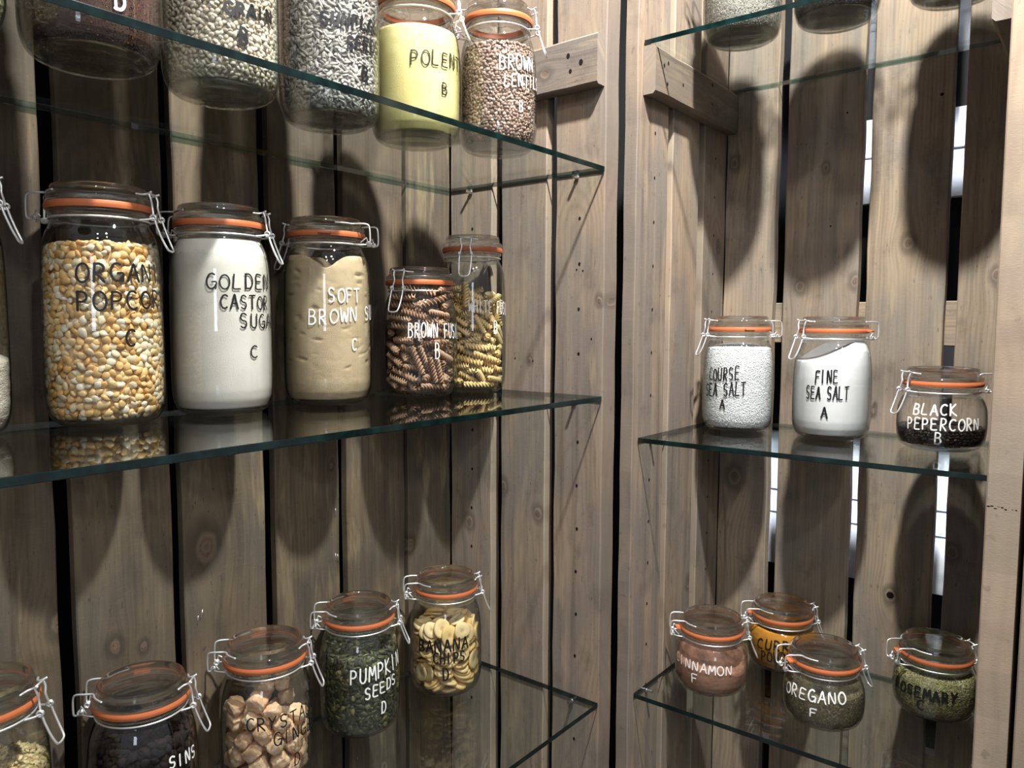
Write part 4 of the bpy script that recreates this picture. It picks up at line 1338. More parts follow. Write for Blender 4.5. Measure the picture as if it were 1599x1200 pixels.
REST_WHITE = [
    (0.0341, -0.0006, 0.0104, 0.704, 0.704, 0.069, 0.068, 1.06, 1.02),
    (0.0109, 0.0316, 0.0099, 0.674, 0.421, 0.568, 0.213, 0.98, 0.97),
    (-0.022, 0.0213, 0.0101, 0.636, -0.496, 0.497, 0.32, 0.96, 1.07),
    (-0.0322, 0.0053, 0.0204, 0.224, 0.238, 0.571, 0.753, 1.1, 1.18),
    (-0.0242, -0.0301, 0.0106, 0.301, -0.681, 0.144, 0.652, 0.94, 1.07),
    (0.0155, -0.033, 0.0096, 0.592, 0.592, -0.387, -0.387, 0.92, 0.94),
    (0.0181, 0.0323, 0.0214, 0.611, 0.662, 0.18, 0.395, 1.08, 1.17),
    (-0.0072, 0.0333, 0.025, 0.747, 0.387, 0.496, 0.215, 1.08, 1.05),
    (-0.0396, 0.0165, 0.0216, 0.237, -0.029, 0.829, 0.506, 1.03, 1.06),
    (-0.0308, -0.0176, 0.0206, 0.319, 0.409, -0.345, -0.782, 0.9, 0.98),
    (0.0054, -0.0446, 0.0176, 0.316, 0.607, -0.193, -0.704, 0.88, 0.85),
    (0.0334, -0.0218, 0.0207, 0.623, 0.733, 0.061, -0.265, 0.89, 0.95),
    (0.023, 0.0279, 0.0343, 0.5, 0.702, -0.116, 0.494, 1.08, 1.17),
    (-0.0177, 0.0307, 0.0355, 0.299, 0.537, 0.35, 0.707, 1.08, 1.15),
    (-0.0334, -0.0072, 0.034, 0.593, -0.474, -0.488, -0.431, 1.08, 1.17),
    (0.0077, -0.0279, 0.0174, 0.761, 0.471, -0.235, -0.379, 0.86, 0.94),
    (0.0236, -0.0174, 0.0218, 0.669, 0.659, -0.331, 0.097, 1, 1.01),
    (0.0197, -0.03, 0.0403, 0.377, 0.111, -0.57, 0.722, 0.96, 0.92),
    (-0.0133, 0.0404, 0.0444, 0.442, 0.385, 0.564, 0.581, 1, 1.05),
    (-0.0434, -0.008, 0.0397, 0.101, -0.218, 0.653, 0.719, 0.95, 0.89),
    (-0.0145, -0.0323, 0.0211, 0.092, 0.447, 0.092, -0.885, 0.98, 1),
    (0.0126, -0.0337, 0.0313, 0.091, 0.607, -0.352, -0.706, 0.96, 0.87),
    (0.0446, 0.0047, 0.0249, 0.889, 0.446, -0.001, 0.106, 0.94, 0.97),
    (0.0324, 0.0346, 0.0326, 0.083, 0.835, 0.543, 0.019, 0.95, 0.88),
    (-0.0261, 0.0094, 0.045, 0.021, 0.071, 0.688, 0.722, 0.9, 0.94),
    (-0.0133, -0.032, 0.0352, 0.161, -0.4, 0.455, 0.779, 0.99, 0.99),
    (0, -0.0376, 0.0398, 0.432, 0.225, -0.452, -0.747, 0.93, 0.93),
    (0.0349, -0.0151, 0.0317, 0.645, 0.697, -0.238, 0.205, 0.94, 0.95),
    (0.0218, 0.0209, 0.045, 0.223, -0.019, 0.741, -0.633, 1.06, 1.03),
    (-0.0019, 0.0428, 0.0566, 0.515, 0.462, 0.498, 0.523, 1.05, 0.97),
    (-0.0345, -0.0233, 0.0481, 0.599, -0.167, -0.579, -0.528, 1.02, 1.12),
    (0.0192, -0.0207, 0.0489, 0.451, -0.153, -0.764, 0.435, 0.98, 0.91),
    (0.0446, -0.0032, 0.0436, 0.45, -0.889, -0.02, -0.076, 0.89, 0.84),
    (0.0337, 0.0132, 0.0523, 0.715, 0.654, 0.181, -0.168, 0.96, 0.87),
    (-0, 0.0298, 0.0616, 0.45, 0.713, 0.341, 0.415, 1.03, 1.04),
    (-0.0321, 0.0221, 0.0562, 0.275, -0.004, 0.525, 0.805, 1.06, 1.02),
    (-0.0145, -0.0401, 0.052, 0.791, -0.309, -0.505, 0.153, 0.98, 1.11),
    (0.0287, -0.0303, 0.0492, 0.754, 0.501, -0.179, -0.384, 1.08, 1.21),
    (0.044, 0.0076, 0.0486, 0.893, 0.436, 0.02, 0.113, 0.97, 1.02),
    (0.0205, 0.0333, 0.0655, 0.221, 0.767, 0.013, 0.603, 1.09, 1),
    (-0.0311, 0.0124, 0.0642, 0.584, 0.063, 0.627, 0.512, 1.08, 1.1),
    (-0.0311, -0.016, 0.0592, 0.064, -0.449, 0.229, 0.861, 1.01, 1.12),
    (0.018, -0.0265, 0.0585, 0.633, 0.456, -0.619, -0.083, 0.99, 1.13),
    (0.0353, -0.0039, 0.066, 0.811, 0.413, 0.4, -0.111, 0.88, 0.95),
    (0.029, 0.0181, 0.065, 0.593, 0.139, 0.785, -0.112, 0.95, 1.05),
    (0.0003, 0.0322, 0.0776, 0.695, -0.203, 0.657, -0.209, 0.93, 0.89),
    (-0.0266, -0.0039, 0.0717, 0.176, -0.055, -0.603, -0.777, 0.9, 0.89),
    (-0.0271, -0.0331, 0.0678, 0.021, 0.48, -0.444, -0.756, 0.96, 1.02),
    (0.0109, -0.034, 0.0786, 0.56, 0.736, -0.125, -0.358, 0.9, 0.84),
    (0.0354, 0.0201, 0.0748, 0.49, 0.728, -0.166, 0.45, 1.07, 1.21),
    (0.0056, 0.041, 0.0846, 0.681, 0.38, 0.471, 0.411, 1.04, 1.19),
    (-0.035, 0.0227, 0.0749, 0.097, 0.297, 0.596, 0.74, 1.08, 1.09),
    (-0.0325, -0.0187, 0.0781, 0.026, 0.195, -0.743, -0.639, 0.94, 1.06),
    (0.0023, -0.028, 0.0656, 0.527, 0.292, -0.735, -0.311, 0.92, 0.98),
    (0.0269, -0.0077, 0.0723, 0.634, 0.692, 0.236, -0.25, 0.89, 0.88),
    (0.0217, 0.0248, 0.0874, 0.042, 0.707, -0.052, 0.704, 1, 1.12),
    (-0.0346, 0.0189, 0.0856, 0.058, 0.533, 0.496, -0.683, 0.93, 1.02),
    (-0.0337, 0.0039, 0.0863, 0.54, -0.052, 0.67, 0.507, 0.99, 1.04),
    (-0.0084, -0.0341, 0.0707, 0.494, 0.002, -0.582, -0.646, 0.95, 0.98),
    (0.031, -0.0328, 0.061, 0.745, 0.503, -0.172, -0.404, 0.89, 0.89),
    (0.0293, 0.0066, 0.0872, 0.402, 0.882, 0.06, 0.239, 1.02, 0.94),
    (0.0008, 0.0366, 0.0943, 0.58, 0.331, 0.498, 0.554, 0.86, 0.92),
    (-0.0416, 0.0213, 0.1113, 0.65, 0.006, 0.003, -0.759, 1.07, 1),
    (-0.0397, -0.0096, 0.0956, 0.642, -0.357, -0.347, -0.583, 1.01, 0.99),
    (0.0173, -0.0415, 0.0818, 0.538, 0.473, -0.132, -0.685, 0.88, 0.97),
    (0.0375, -0.0182, 0.0802, 0.13, 0.226, -0.889, 0.376, 0.93, 0.91),
    (0.0171, 0.0287, 0.1004, 0.637, -0.125, 0.757, -0.081, 1.03, 1.1),
    (-0.0083, 0.0448, 0.0925, 0.798, -0.024, 0.593, 0.107, 0.88, 0.8),
    (-0.0224, -0.0186, 0.0885, 0.305, -0.016, -0.618, -0.724, 1, 0.91),
    (0.0007, -0.0336, 0.0863, 0.598, 0.592, -0.518, -0.154, 1.07, 1.09),
    (0.028, -0.0264, 0.0971, 0.677, 0.493, -0.312, -0.448, 0.95, 0.96),
    (0.0406, 0.0064, 0.0892, 0.503, 0.788, 0.35, 0.054, 0.85, 0.86),
    (-0.0355, 0.0311, 0.1136, 0.007, -0.383, 0.924, 0.003, 1.02, 1.12),
    (-0.0435, -0.0059, 0.11, 0.524, -0.257, -0.438, -0.684, 0.96, 1.05),
    (-0.014, -0.0301, 0.0977, 0.53, 0.374, -0.626, -0.432, 1, 1.07),
    (0.0225, -0.0379, 0.0905, 0.844, 0.344, -0.354, -0.21, 1.05, 0.95),
    (0.0299, -0.0171, 0.1035, 0.948, 0.301, 0.049, 0.093, 0.97, 1.04),
    (0.0211, 0.0179, 0.109, 0.37, 0.788, -0.183, 0.458, 1, 1.13),
    (-0.0282, -0.0034, 0.1047, 0.357, -0.47, 0.631, 0.503, 1.06, 1.02),
    (-0.027, -0.0384, 0.102, 0.652, 0.052, -0.252, -0.714, 0.9, 0.83),
    (0.0075, -0.0344, 0.1119, 0.543, 0.55, -0.625, 0.109, 0.97, 0.96),
    (0.0361, -0.0066, 0.1058, 0.871, 0.285, -0.313, -0.248, 0.86, 0.93),
    (0.0321, 0.0191, 0.1139, 0.46, 0.261, 0.63, -0.569, 1.03, 1.11),
    (-0.0127, 0.024, 0.0918, 0.302, -0.108, -0.039, -0.946, 0.86, 0.81),
    (-0.016, -0.0375, 0.1049, 0.299, 0.171, -0.409, -0.845, 0.89, 0.87),
    (-0.0098, -0.0261, 0.1101, 0.263, -0.895, 0.001, 0.361, 0.88, 0.96),
    (0.0247, -0.0338, 0.1133, 0.147, 0.979, -0.025, 0.136, 0.89, 0.81),
    (0.043, 0.0118, 0.1081, 0.722, 0.673, 0.155, 0.034, 0.87, 0.9),
    (0.0379, 0.0175, 0.1248, 0.57, 0.347, 0.617, -0.417, 1.04, 1.12),
    (-0.0337, -0.0057, 0.1161, 0.047, 0.035, 0.753, 0.656, 1.07, 1.07),
    (-0.0076, -0.0366, 0.1261, 0.077, -0.153, -0.944, 0.282, 1.02, 0.94),
    (0.0201, -0.0416, 0.1234, 0.483, -0.207, 0.012, -0.851, 1.05, 0.98),
    (0.0273, 0.0059, 0.1228, 0.348, 0.478, -0.491, 0.64, 1, 1.11),
    (-0.0059, 0.0398, 0.1026, 0.726, 0.167, 0.572, 0.343, 1.03, 1.17),
    (-0.0267, 0.0228, 0.1148, 0.098, -0.173, 0.979, 0.047, 1.04, 1.03),
    (-0.0238, -0.0139, 0.1248, 0.396, -0.553, 0.302, 0.668, 0.99, 1.03),
    (0.0462, -0.0113, 0.1172, 0.428, -0.039, -0.051, -0.902, 0.91, 1.01),
    (0.027, -0.0101, 0.1347, 0.684, 0.565, -0.459, 0.051, 1.04, 1.1),
    (0.0171, 0.0226, 0.1314, 0.793, 0.421, 0.423, -0.122, 0.95, 1),
    (-0.0238, 0.0326, 0.1255, 0.053, -0.687, -0.722, -0.063, 1.07, 1.01),
    (-0.0443, 0.0033, 0.1307, 0.165, -0.133, -0.468, -0.858, 0.95, 1.01),
    (-0.0262, -0.0307, 0.1247, 0.284, 0.029, -0.55, -0.785, 0.88, 0.79),
    (0.0337, 0.0271, 0.1362, 0.086, -0.365, 0.586, -0.719, 0.98, 1),
    (0.0238, 0.0233, 0.1424, 0.768, 0.361, 0.499, -0.175, 1.03, 0.94),
    (0.0011, 0.0441, 0.1156, 0.757, 0.231, 0.534, 0.298, 0.9, 0.98),
    (-0.0266, -0.008, 0.1372, 0.187, -0.426, 0.471, 0.75, 0.92, 0.94),
    (-0.0285, -0.0242, 0.1399, 0.273, 0.012, -0.56, -0.782, 1.01, 1.07),
    (0.0041, -0.0351, 0.1464, 0.683, 0.411, -0.597, -0.084, 1.04, 1.13),
    (0.0299, 0.0268, 0.1527, 0.521, 0.102, 0.575, -0.623, 1.05, 0.98),
    (0.002, 0.0388, 0.1378, 0.014, 0.294, 0.219, 0.93, 0.92, 0.97),
    (-0.0094, 0.0454, 0.1404, 0.616, -0.087, -0.107, 0.776, 1.09, 1.03),
    (-0.0174, 0.0216, 0.1322, 0.107, -0.96, -0.178, -0.187, 0.98, 1.11),
    (-0.0209, -0.0202, 0.1476, 0.036, 0.193, -0.495, -0.847, 0.95, 0.89),
    (0.0025, -0.0446, 0.1381, 0.706, 0.262, 0.457, 0.473, 0.91, 0.96),
    (0.0022, 0.0288, 0.1424, 0.514, 0.287, 0.346, 0.731, 0.88, 0.81),
    (-0.0144, 0.0367, 0.1336, 0.185, -0.073, 0.248, -0.948, 0.88, 0.89),
    (-0.0403, 0.0096, 0.1524, 0.431, -0.611, -0.445, -0.493, 1.07, 1.16),
    (-0.0419, -0.0211, 0.1458, 0.796, -0.002, 0, 0.605, 1.07, 1.01),
    (0.0428, -0.0207, 0.1191, 0.981, -0.062, 0.013, -0.185, 0.93, 0.96),
    (0.0345, -0.015, 0.1414, 0.382, 0.19, -0.775, 0.466, 0.93, 0.86),
]

REST_BANANA = [
    (0.0303, -0.0019, 0.0065, 0.88, -0, 0, -0.475, 0.86, 0.87),
    (0.0013, 0.0309, 0.0069, 0.212, -0, 0, 0.977, 0.99, 1.03),
    (-0.0181, -0.024, 0.0068, 0.897, 0, 0, 0.442, 1.05, 0.98),
    (0.0275, 0.0178, 0.0105, 0.92, -0.06, -0.007, -0.386, 1.02, 1.17),
    (-0.0203, 0.0134, 0.0067, 1, 0, -0.001, -0.011, 0.93, 0.97),
    (-0.0264, -0.0135, 0.0137, 0.016, 0.256, -0.122, -0.959, 0.93, 0.95),
    (0.0149, -0.021, 0.0123, 0.951, -0.007, 0.246, -0.186, 0.85, 0.94),
    (0.0008, 0.0291, 0.0115, 0.939, -0, -0.001, -0.345, 0.9, 0.98),
    (-0.0371, 0.0239, 0.0175, 0.616, 0.166, 0.594, -0.49, 0.88, 0.95),
    (-0.009, -0.0334, 0.0139, 0.646, 0.104, -0.132, 0.745, 1, 1.13),
    (0.0352, -0.0087, 0.0114, 0.031, -0.996, 0.012, 0.081, 0.87, 0.81),
    (-0.032, 0.0333, 0.0184, 0.458, -0.004, 0.617, -0.64, 0.95, 0.91),
    (-0.0346, -0.0156, 0.0147, 0.663, 0.122, -0.273, -0.686, 0.86, 0.88),
    (0.0321, 0.0181, 0.0155, 0.704, -0.053, -0.029, -0.708, 1.09, 1.11),
    (-0.0191, 0.0054, 0.0184, 0.928, -0.179, -0.22, 0.243, 0.94, 1.08),
    (0.0031, -0.0374, 0.0206, 0.025, -0.64, -0.756, -0.131, 1.05, 1.17),
    (0.0265, -0.011, 0.017, 0.681, -0.036, 0.079, -0.727, 0.94, 1.01),
    (0.0027, 0.026, 0.0162, 0.98, -0.002, -0.002, -0.198, 1.01, 1.06),
    (-0.0361, -0.0061, 0.0171, 0.939, -0.056, -0.296, -0.168, 1.01, 1.11),
    (0.0259, -0.0266, 0.0243, 0.302, -0.828, 0.468, -0.058, 1.07, 1.14),
    (0.0307, 0.0093, 0.022, 0.722, -0.062, -0.022, -0.688, 1.08, 1.11),
    (-0.0062, 0.0397, 0.0202, 0.095, 0.673, -0.588, 0.439, 1.02, 1.02),
    (-0.0251, -0.0294, 0.0224, 0.033, 0.142, -0.968, -0.205, 0.96, 1.02),
    (0.0407, -0.0142, 0.0201, 0.272, -0.903, -0.083, 0.323, 0.86, 0.81),
    (0.0034, 0.0224, 0.021, 0.689, -0.003, -0, 0.725, 1, 1.05),
    (-0.0339, 0.0218, 0.0216, 0.136, 0.442, -0.429, 0.775, 0.88, 0.97),
    (0.0401, 0.0275, 0.0316, 0.317, -0.344, -0.629, 0.621, 1, 1.04),
    (-0.0126, 0.0317, 0.0319, 0.94, 0.058, -0.266, -0.205, 0.88, 0.91),
    (-0.0399, -0.0066, 0.0203, 0.062, 0.942, -0.149, 0.295, 0.91, 0.88),
    (0.0366, 0.0011, 0.032, 0.034, 0.812, 0.58, -0.058, 1.1, 1.12),
    (0.0196, 0.0275, 0.0256, 0.03, -0.289, -0.955, 0.065, 0.88, 0.93),
    (-0.0483, 0.0066, 0.0338, 0.178, 0.728, 0.086, 0.657, 0.92, 1.04),
    (-0.0282, -0.0257, 0.033, 0.076, -0.869, 0.483, -0.077, 1, 1.02),
    (0.0384, -0.0014, 0.0419, 0.032, 0.797, 0.601, -0.058, 0.98, 0.97),
    (-0.0275, 0.0026, 0.0285, 0.553, -0.125, -0.135, -0.812, 0.96, 1),
    (0.0016, -0.0372, 0.0256, 0.597, 0.016, -0.131, 0.791, 1.06, 1.01),
    (0.0201, 0.0427, 0.0187, 0.61, -0.687, 0.391, 0.051, 0.92, 1.01),
    (-0.0319, 0.0179, 0.022, 0.408, 0.568, -0.239, 0.673, 0.89, 0.93),
    (0.0241, 0.0015, 0.028, 0.041, 0.882, 0.466, -0.052, 0.86, 0.93),
    (0.0282, -0.0255, 0.0325, 0.157, -0.901, -0.309, -0.263, 1.01, 1.15),
    (-0.0115, 0.0475, 0.0288, 0.164, 0.009, 0.731, -0.662, 0.95, 0.9),
    (-0.0038, -0.0368, 0.0299, 0.66, 0.026, -0.128, 0.74, 1.08, 1.08),
    (0.0367, 0.0029, 0.0368, 0.017, -0.158, -0.985, 0.065, 0.99, 1.04),
    (-0.0138, 0.0307, 0.0361, 0.697, -0.188, -0.197, 0.664, 0.91, 0.9),
    (0.0048, -0.0176, 0.0438, 0, 0.787, 0.601, 0.142, 0.87, 0.81),
    (-0.0047, -0.0393, 0.034, 0.758, 0.128, 0.022, -0.64, 0.86, 0.93),
    (0.0176, 0.0263, 0.0308, 0.579, -0.07, -0.016, -0.812, 1.09, 1.17),
    (-0.03, 0.0237, 0.0378, 0.089, 0.694, 0.714, 0.018, 1, 0.99),
    (-0.0297, -0.0222, 0.0379, 0.961, 0.053, -0.092, -0.254, 1.06, 1.09),
    (0.0241, -0.0314, 0.0363, 0.944, 0.183, -0.08, -0.263, 0.9, 0.82),
    (0.0072, 0.0479, 0.0501, 0.603, -0.614, -0.296, -0.415, 1, 1.01),
    (-0.0255, 0.005, 0.0378, 0.769, -0.286, 0.066, 0.568, 1.07, 1),
    (-0.0076, -0.0393, 0.0395, 0.139, 0.042, 0.066, -0.987, 0.86, 0.97),
    (0.0278, 0.0178, 0.0412, 0.69, -0.079, -0.239, -0.679, 0.88, 0.94),
    (-0.0239, 0.0315, 0.0441, 0.927, -0.16, 0.095, 0.324, 0.91, 0.83),
    (-0.009, -0.0364, 0.0461, 0.168, -0.006, 0.005, 0.986, 1.03, 1.12),
    (0.0132, 0.0363, 0.0367, 0.756, -0.085, -0.13, -0.636, 0.98, 0.97),
    (-0.0321, -0.0157, 0.0476, 0.875, 0.188, -0.049, 0.444, 0.86, 0.98),
    (0.0397, 0.0046, 0.0494, 0.021, -0.84, 0.528, 0.123, 0.88, 0.91),
    (-0.0334, 0.0119, 0.0477, 0.059, 0.023, 0.182, 0.981, 0.97, 1.01),
    (-0.0447, -0.0024, 0.0351, 0.139, -0.687, 0.255, -0.666, 1.06, 1.01),
    (0.0287, -0.0268, 0.0439, 0.083, 0.082, 0.093, -0.989, 0.88, 0.81),
    (0.0187, 0.029, 0.0448, 0.895, -0.054, 0.013, 0.443, 1.03, 0.93),
    (-0.022, 0.024, 0.0558, 0.136, 0.157, 0.976, 0.065, 1.04, 1.08),
    (-0, -0.02, 0.0512, 0.927, -0.01, -0.002, 0.374, 1.01, 1.15),
    (0.0399, 0.0043, 0.0534, 0.856, 0.025, 0.122, -0.501, 0.87, 0.82),
    (-0.003, 0.0346, 0.0507, 0.922, -0.143, -0.004, -0.361, 0.86, 0.78),
    (-0.0382, -0.0121, 0.0585, 0.3, 0.282, -0.087, -0.907, 0.96, 0.95),
    (0.0251, 0.029, 0.0493, 0.471, -0.036, 0.041, 0.88, 0.98, 0.93),
    (0.0243, 0.0279, 0.054, 0.011, 0.429, -0.902, 0.053, 1.08, 1.1),
    (-0.0208, 0.0439, 0.057, 0.678, -0.695, -0.225, 0.084, 1, 0.92),
    (-0.0294, -0.0259, 0.0587, 0.147, 0.82, 0.49, 0.256, 0.97, 1.09),
    (0.0148, -0.046, 0.0475, 0.334, -0.137, -0.705, -0.611, 1.04, 1),
    (-0.0097, 0.0305, 0.0484, 0.003, -0.316, -0.938, 0.143, 0.95, 0.89),
    (-0.0174, 0.0012, 0.0629, 0.052, 0.973, 0.119, 0.188, 1.08, 1.02),
    (0.0074, -0.031, 0.0563, 0.858, 0.011, -0.018, 0.513, 0.94, 0.85),
    (0.0295, -0.0258, 0.0484, 0.12, -0.914, 0.386, -0.029, 0.93, 0.92),
    (-0.0106, -0.0307, 0.0629, 0.184, -0.606, 0.767, -0.098, 0.92, 0.85),
    (-0.0117, -0.0452, 0.07, 0.216, 0.312, 0.531, -0.758, 1.08, 1.05),
    (-0.0212, -0.0303, 0.0533, 0.044, -0.982, -0.065, -0.17, 1.02, 1.13),
    (0.0305, -0.0214, 0.0543, 0.552, -0.006, -0.124, 0.824, 1.08, 1.14),
    (0.0271, -0.0253, 0.0613, 0.536, 0.002, -0.021, 0.844, 1.07, 1.02),
    (0.0278, 0.0397, 0.0707, 0.121, -0.302, -0.645, 0.691, 1.04, 1),
    (-0.0284, -0.0321, 0.0782, 0.279, -0.58, -0.581, -0.498, 0.96, 0.99),
    (0.0474, 0.0035, 0.0691, 0.656, 0.37, -0.524, -0.398, 1.02, 1.11),
    (-0.0074, 0.028, 0.0653, 0.115, 0.953, 0.19, -0.205, 1.01, 1.14),
    (-0.0121, -0.0463, 0.0829, 0.264, -0.505, -0.605, -0.557, 0.89, 0.82),
    (0.0399, -0.0134, 0.0793, 0.63, 0.405, -0.495, -0.44, 1.05, 1.13),
    (0.0307, 0.0178, 0.0677, 0.136, -0.359, -0.923, 0.03, 0.87, 0.82),
    (-0.0329, 0.0216, 0.06, 0.264, -0.326, 0.899, -0.126, 0.99, 0.98),
    (0.0082, -0.0318, 0.0801, 0.196, -0.947, 0.025, -0.254, 1.09, 1),
    (0.0439, -0.0071, 0.0749, 0.449, -0.49, -0.412, 0.623, 1.03, 1.17),
    (0.0193, -0.0066, 0.0638, 0.742, -0.367, -0.557, -0.071, 0.92, 0.91),
    (-0.0398, -0.0112, 0.0624, 0.268, 0.385, 0.875, 0.124, 0.87, 0.84),
    (0.0348, -0.0144, 0.0769, 0.766, 0.096, -0.633, -0.057, 0.87, 0.86),
    (0.031, 0.0199, 0.0596, 0.049, 0.77, 0.636, -0.024, 0.87, 0.85),
    (-0.0241, -0.027, 0.0815, 0.697, 0.548, 0.159, -0.434, 0.96, 1.01),
    (0.0303, 0.0178, 0.0725, 0.62, 0.117, 0.068, 0.773, 0.95, 1.07),
    (0.0052, 0.0373, 0.0678, 0.047, 0.867, -0.47, -0.16, 0.89, 0.97),
    (-0.0401, -0.0019, 0.0673, 0.279, -0.281, -0.091, 0.914, 0.97, 0.94),
    (0.011, -0.034, 0.0657, 0.155, 0.286, 0.943, 0.068, 1.07, 1.2),
    (0.0305, -0.0151, 0.0774, 0.099, -0.766, 0.06, -0.632, 0.91, 1.03),
    (-0.0363, 0.0169, 0.0636, 0.264, 0.499, 0.816, 0.128, 0.94, 1.03),
    (-0.0135, -0.0144, 0.0772, 0.458, -0.021, 0.226, -0.859, 1.01, 1),
    (0.0048, -0.0407, 0.0927, 0.65, -0.641, 0.131, -0.386, 0.92, 0.95),
    (-0.0289, 0.0394, 0.0838, 0.278, -0.155, 0.691, -0.649, 0.95, 0.98),
    (-0.0452, 0.019, 0.075, 0.029, -0.659, 0.311, -0.684, 0.94, 0.85),
    (0.0151, -0.0144, 0.0793, 0.24, -0.207, -0.245, 0.916, 1.03, 1.17),
    (0.0294, -0.0388, 0.0853, 0.516, -0.121, -0.696, -0.485, 0.96, 1.04),
    (-0.0232, 0.0375, 0.0777, 0.696, 0.525, 0.478, -0.111, 0.88, 0.87),
    (-0.039, -0.0038, 0.0799, 0.926, -0.139, -0.051, 0.348, 0.94, 0.88),
    (0.0135, -0.0284, 0.0787, 0.779, 0.303, -0.106, -0.538, 1.06, 1.12),
    (0.0369, 0.0034, 0.094, 0.104, 0.969, 0.223, 0.021, 1.07, 1.01),
    (0.0332, 0.0174, 0.0859, 0.861, -0.024, 0.019, 0.508, 1.06, 1.08),
    (-0.0011, -0.0408, 0.0905, 0.614, 0.348, -0.671, 0.228, 1, 0.96),
    (0.0296, 0.0166, 0.0776, 0.706, 0.109, 0.082, 0.695, 0.97, 1.03),
    (0.0143, 0.0245, 0.0686, 0.467, -0.127, 0.109, -0.868, 1.04, 1),
    (-0.0344, -0.0206, 0.0711, 0.264, -0.868, 0.403, 0.123, 0.89, 0.85),
    (-0.0003, -0.0301, 0.095, 0.56, 0.747, -0.102, -0.345, 0.96, 1.01),
    (-0.0175, 0.0138, 0.0764, 0.051, -0.363, 0.93, -0.01, 1.02, 1.02),
    (-0.0271, -0.0337, 0.0946, 0.097, -0.128, -0.609, 0.777, 1.07, 1.04),
    (0.0228, -0.0381, 0.1009, 0.639, -0.327, -0.626, -0.305, 0.88, 0.93),
    (-0.0108, 0.0253, 0.085, 0.368, -0.345, -0.101, -0.858, 1.03, 1),
    (-0.0332, 0.0156, 0.0903, 0.105, 0.944, -0.311, -0.043, 1.07, 0.98),
    (0.0118, -0.0289, 0.1007, 0.24, -0.028, -0.656, 0.715, 0.88, 0.88),
    (-0.0287, 0.0113, 0.0851, 0.876, -0.112, 0.02, -0.468, 1.08, 1.23),
    (0.0055, 0.0343, 0.0804, 0.946, -0.185, 0.187, 0.187, 1.1, 1.14),
    (-0.0235, -0.0085, 0.1017, 0.653, 0.519, -0.079, -0.546, 0.98, 1.11),
    (0.0336, -0.0183, 0.0956, 0.349, -0.803, 0.479, 0.062, 0.88, 0.81),
    (0.0087, 0.0481, 0.0906, 0.209, 0.319, 0.615, -0.69, 0.92, 1),
    (-0.0329, 0.0188, 0.102, 0.831, 0.15, -0.042, -0.534, 1.02, 1.11),
    (-0.0336, -0.0235, 0.1051, 0.35, 0.443, 0.436, -0.7, 1, 1.12),
    (0.0247, -0.0114, 0.1043, 0.257, -0.389, 0.846, 0.259, 0.86, 0.93),
    (0.0106, 0.0297, 0.0942, 0.124, 0.374, 0.909, -0.136, 1.07, 1.21),
    (-0.0393, -0.002, 0.0976, 0.479, -0.128, -0.509, 0.704, 1.09, 1.02),
    (0.0016, -0.0073, 0.0959, 0.416, 0.085, 0.217, 0.879, 1.06, 1.13),
    (0.0294, 0.0237, 0.0933, 0.045, 0.557, -0.81, 0.177, 1.03, 1.08),
    (-0.0099, -0.0046, 0.0873, 0.003, 0.969, 0.025, -0.247, 1.06, 0.96),
    (-0.0415, -0.0084, 0.0962, 0.815, 0.447, -0.274, -0.246, 0.91, 1.01),
    (0.025, -0.0224, 0.1037, 0.042, -0.128, -0.835, -0.533, 1.01, 1.06),
    (0.0287, 0.0372, 0.1065, 0.645, 0.681, -0.339, -0.075, 1, 1.09),
    (-0.0423, -0.0098, 0.1025, 0.76, 0.135, -0.507, 0.384, 0.86, 0.78),
    (-0.0004, -0.0097, 0.0922, 0.539, 0.052, 0.227, 0.81, 0.98, 0.89),
    (0.0062, 0.0072, 0.0964, 0.416, -0.21, -0.2, -0.862, 1.06, 1.12),
    (-0.0175, 0.0358, 0.0961, 0.064, 0.955, -0.186, -0.221, 0.88, 0.87),
    (-0.0041, -0.027, 0.1106, 0.176, -0.076, 0.979, -0.076, 0.95, 0.89),
    (-0.013, -0.0465, 0.1014, 0.663, 0.619, 0.162, -0.388, 0.95, 0.86),
    (0.033, 0.0085, 0.1038, 0.036, 0.998, -0.035, 0.034, 1.07, 1.21),
    (0, 0.0043, 0.1052, 0.13, -0.138, -0.254, -0.948, 0.96, 0.91),
    (-0.0063, 0.0333, 0.1011, 0.127, 0.068, 0.117, 0.983, 1.06, 1.05),
    (0.034, 0.0259, 0.1088, 0.66, -0.602, -0.17, -0.416, 0.89, 0.89),
    (0.0031, 0.0312, 0.1048, 0.021, 0.721, 0.679, -0.133, 1.08, 0.99),
    (0.006, 0.0303, 0.1094, 0.6, -0.13, -0.035, -0.788, 1.05, 1.06),
]

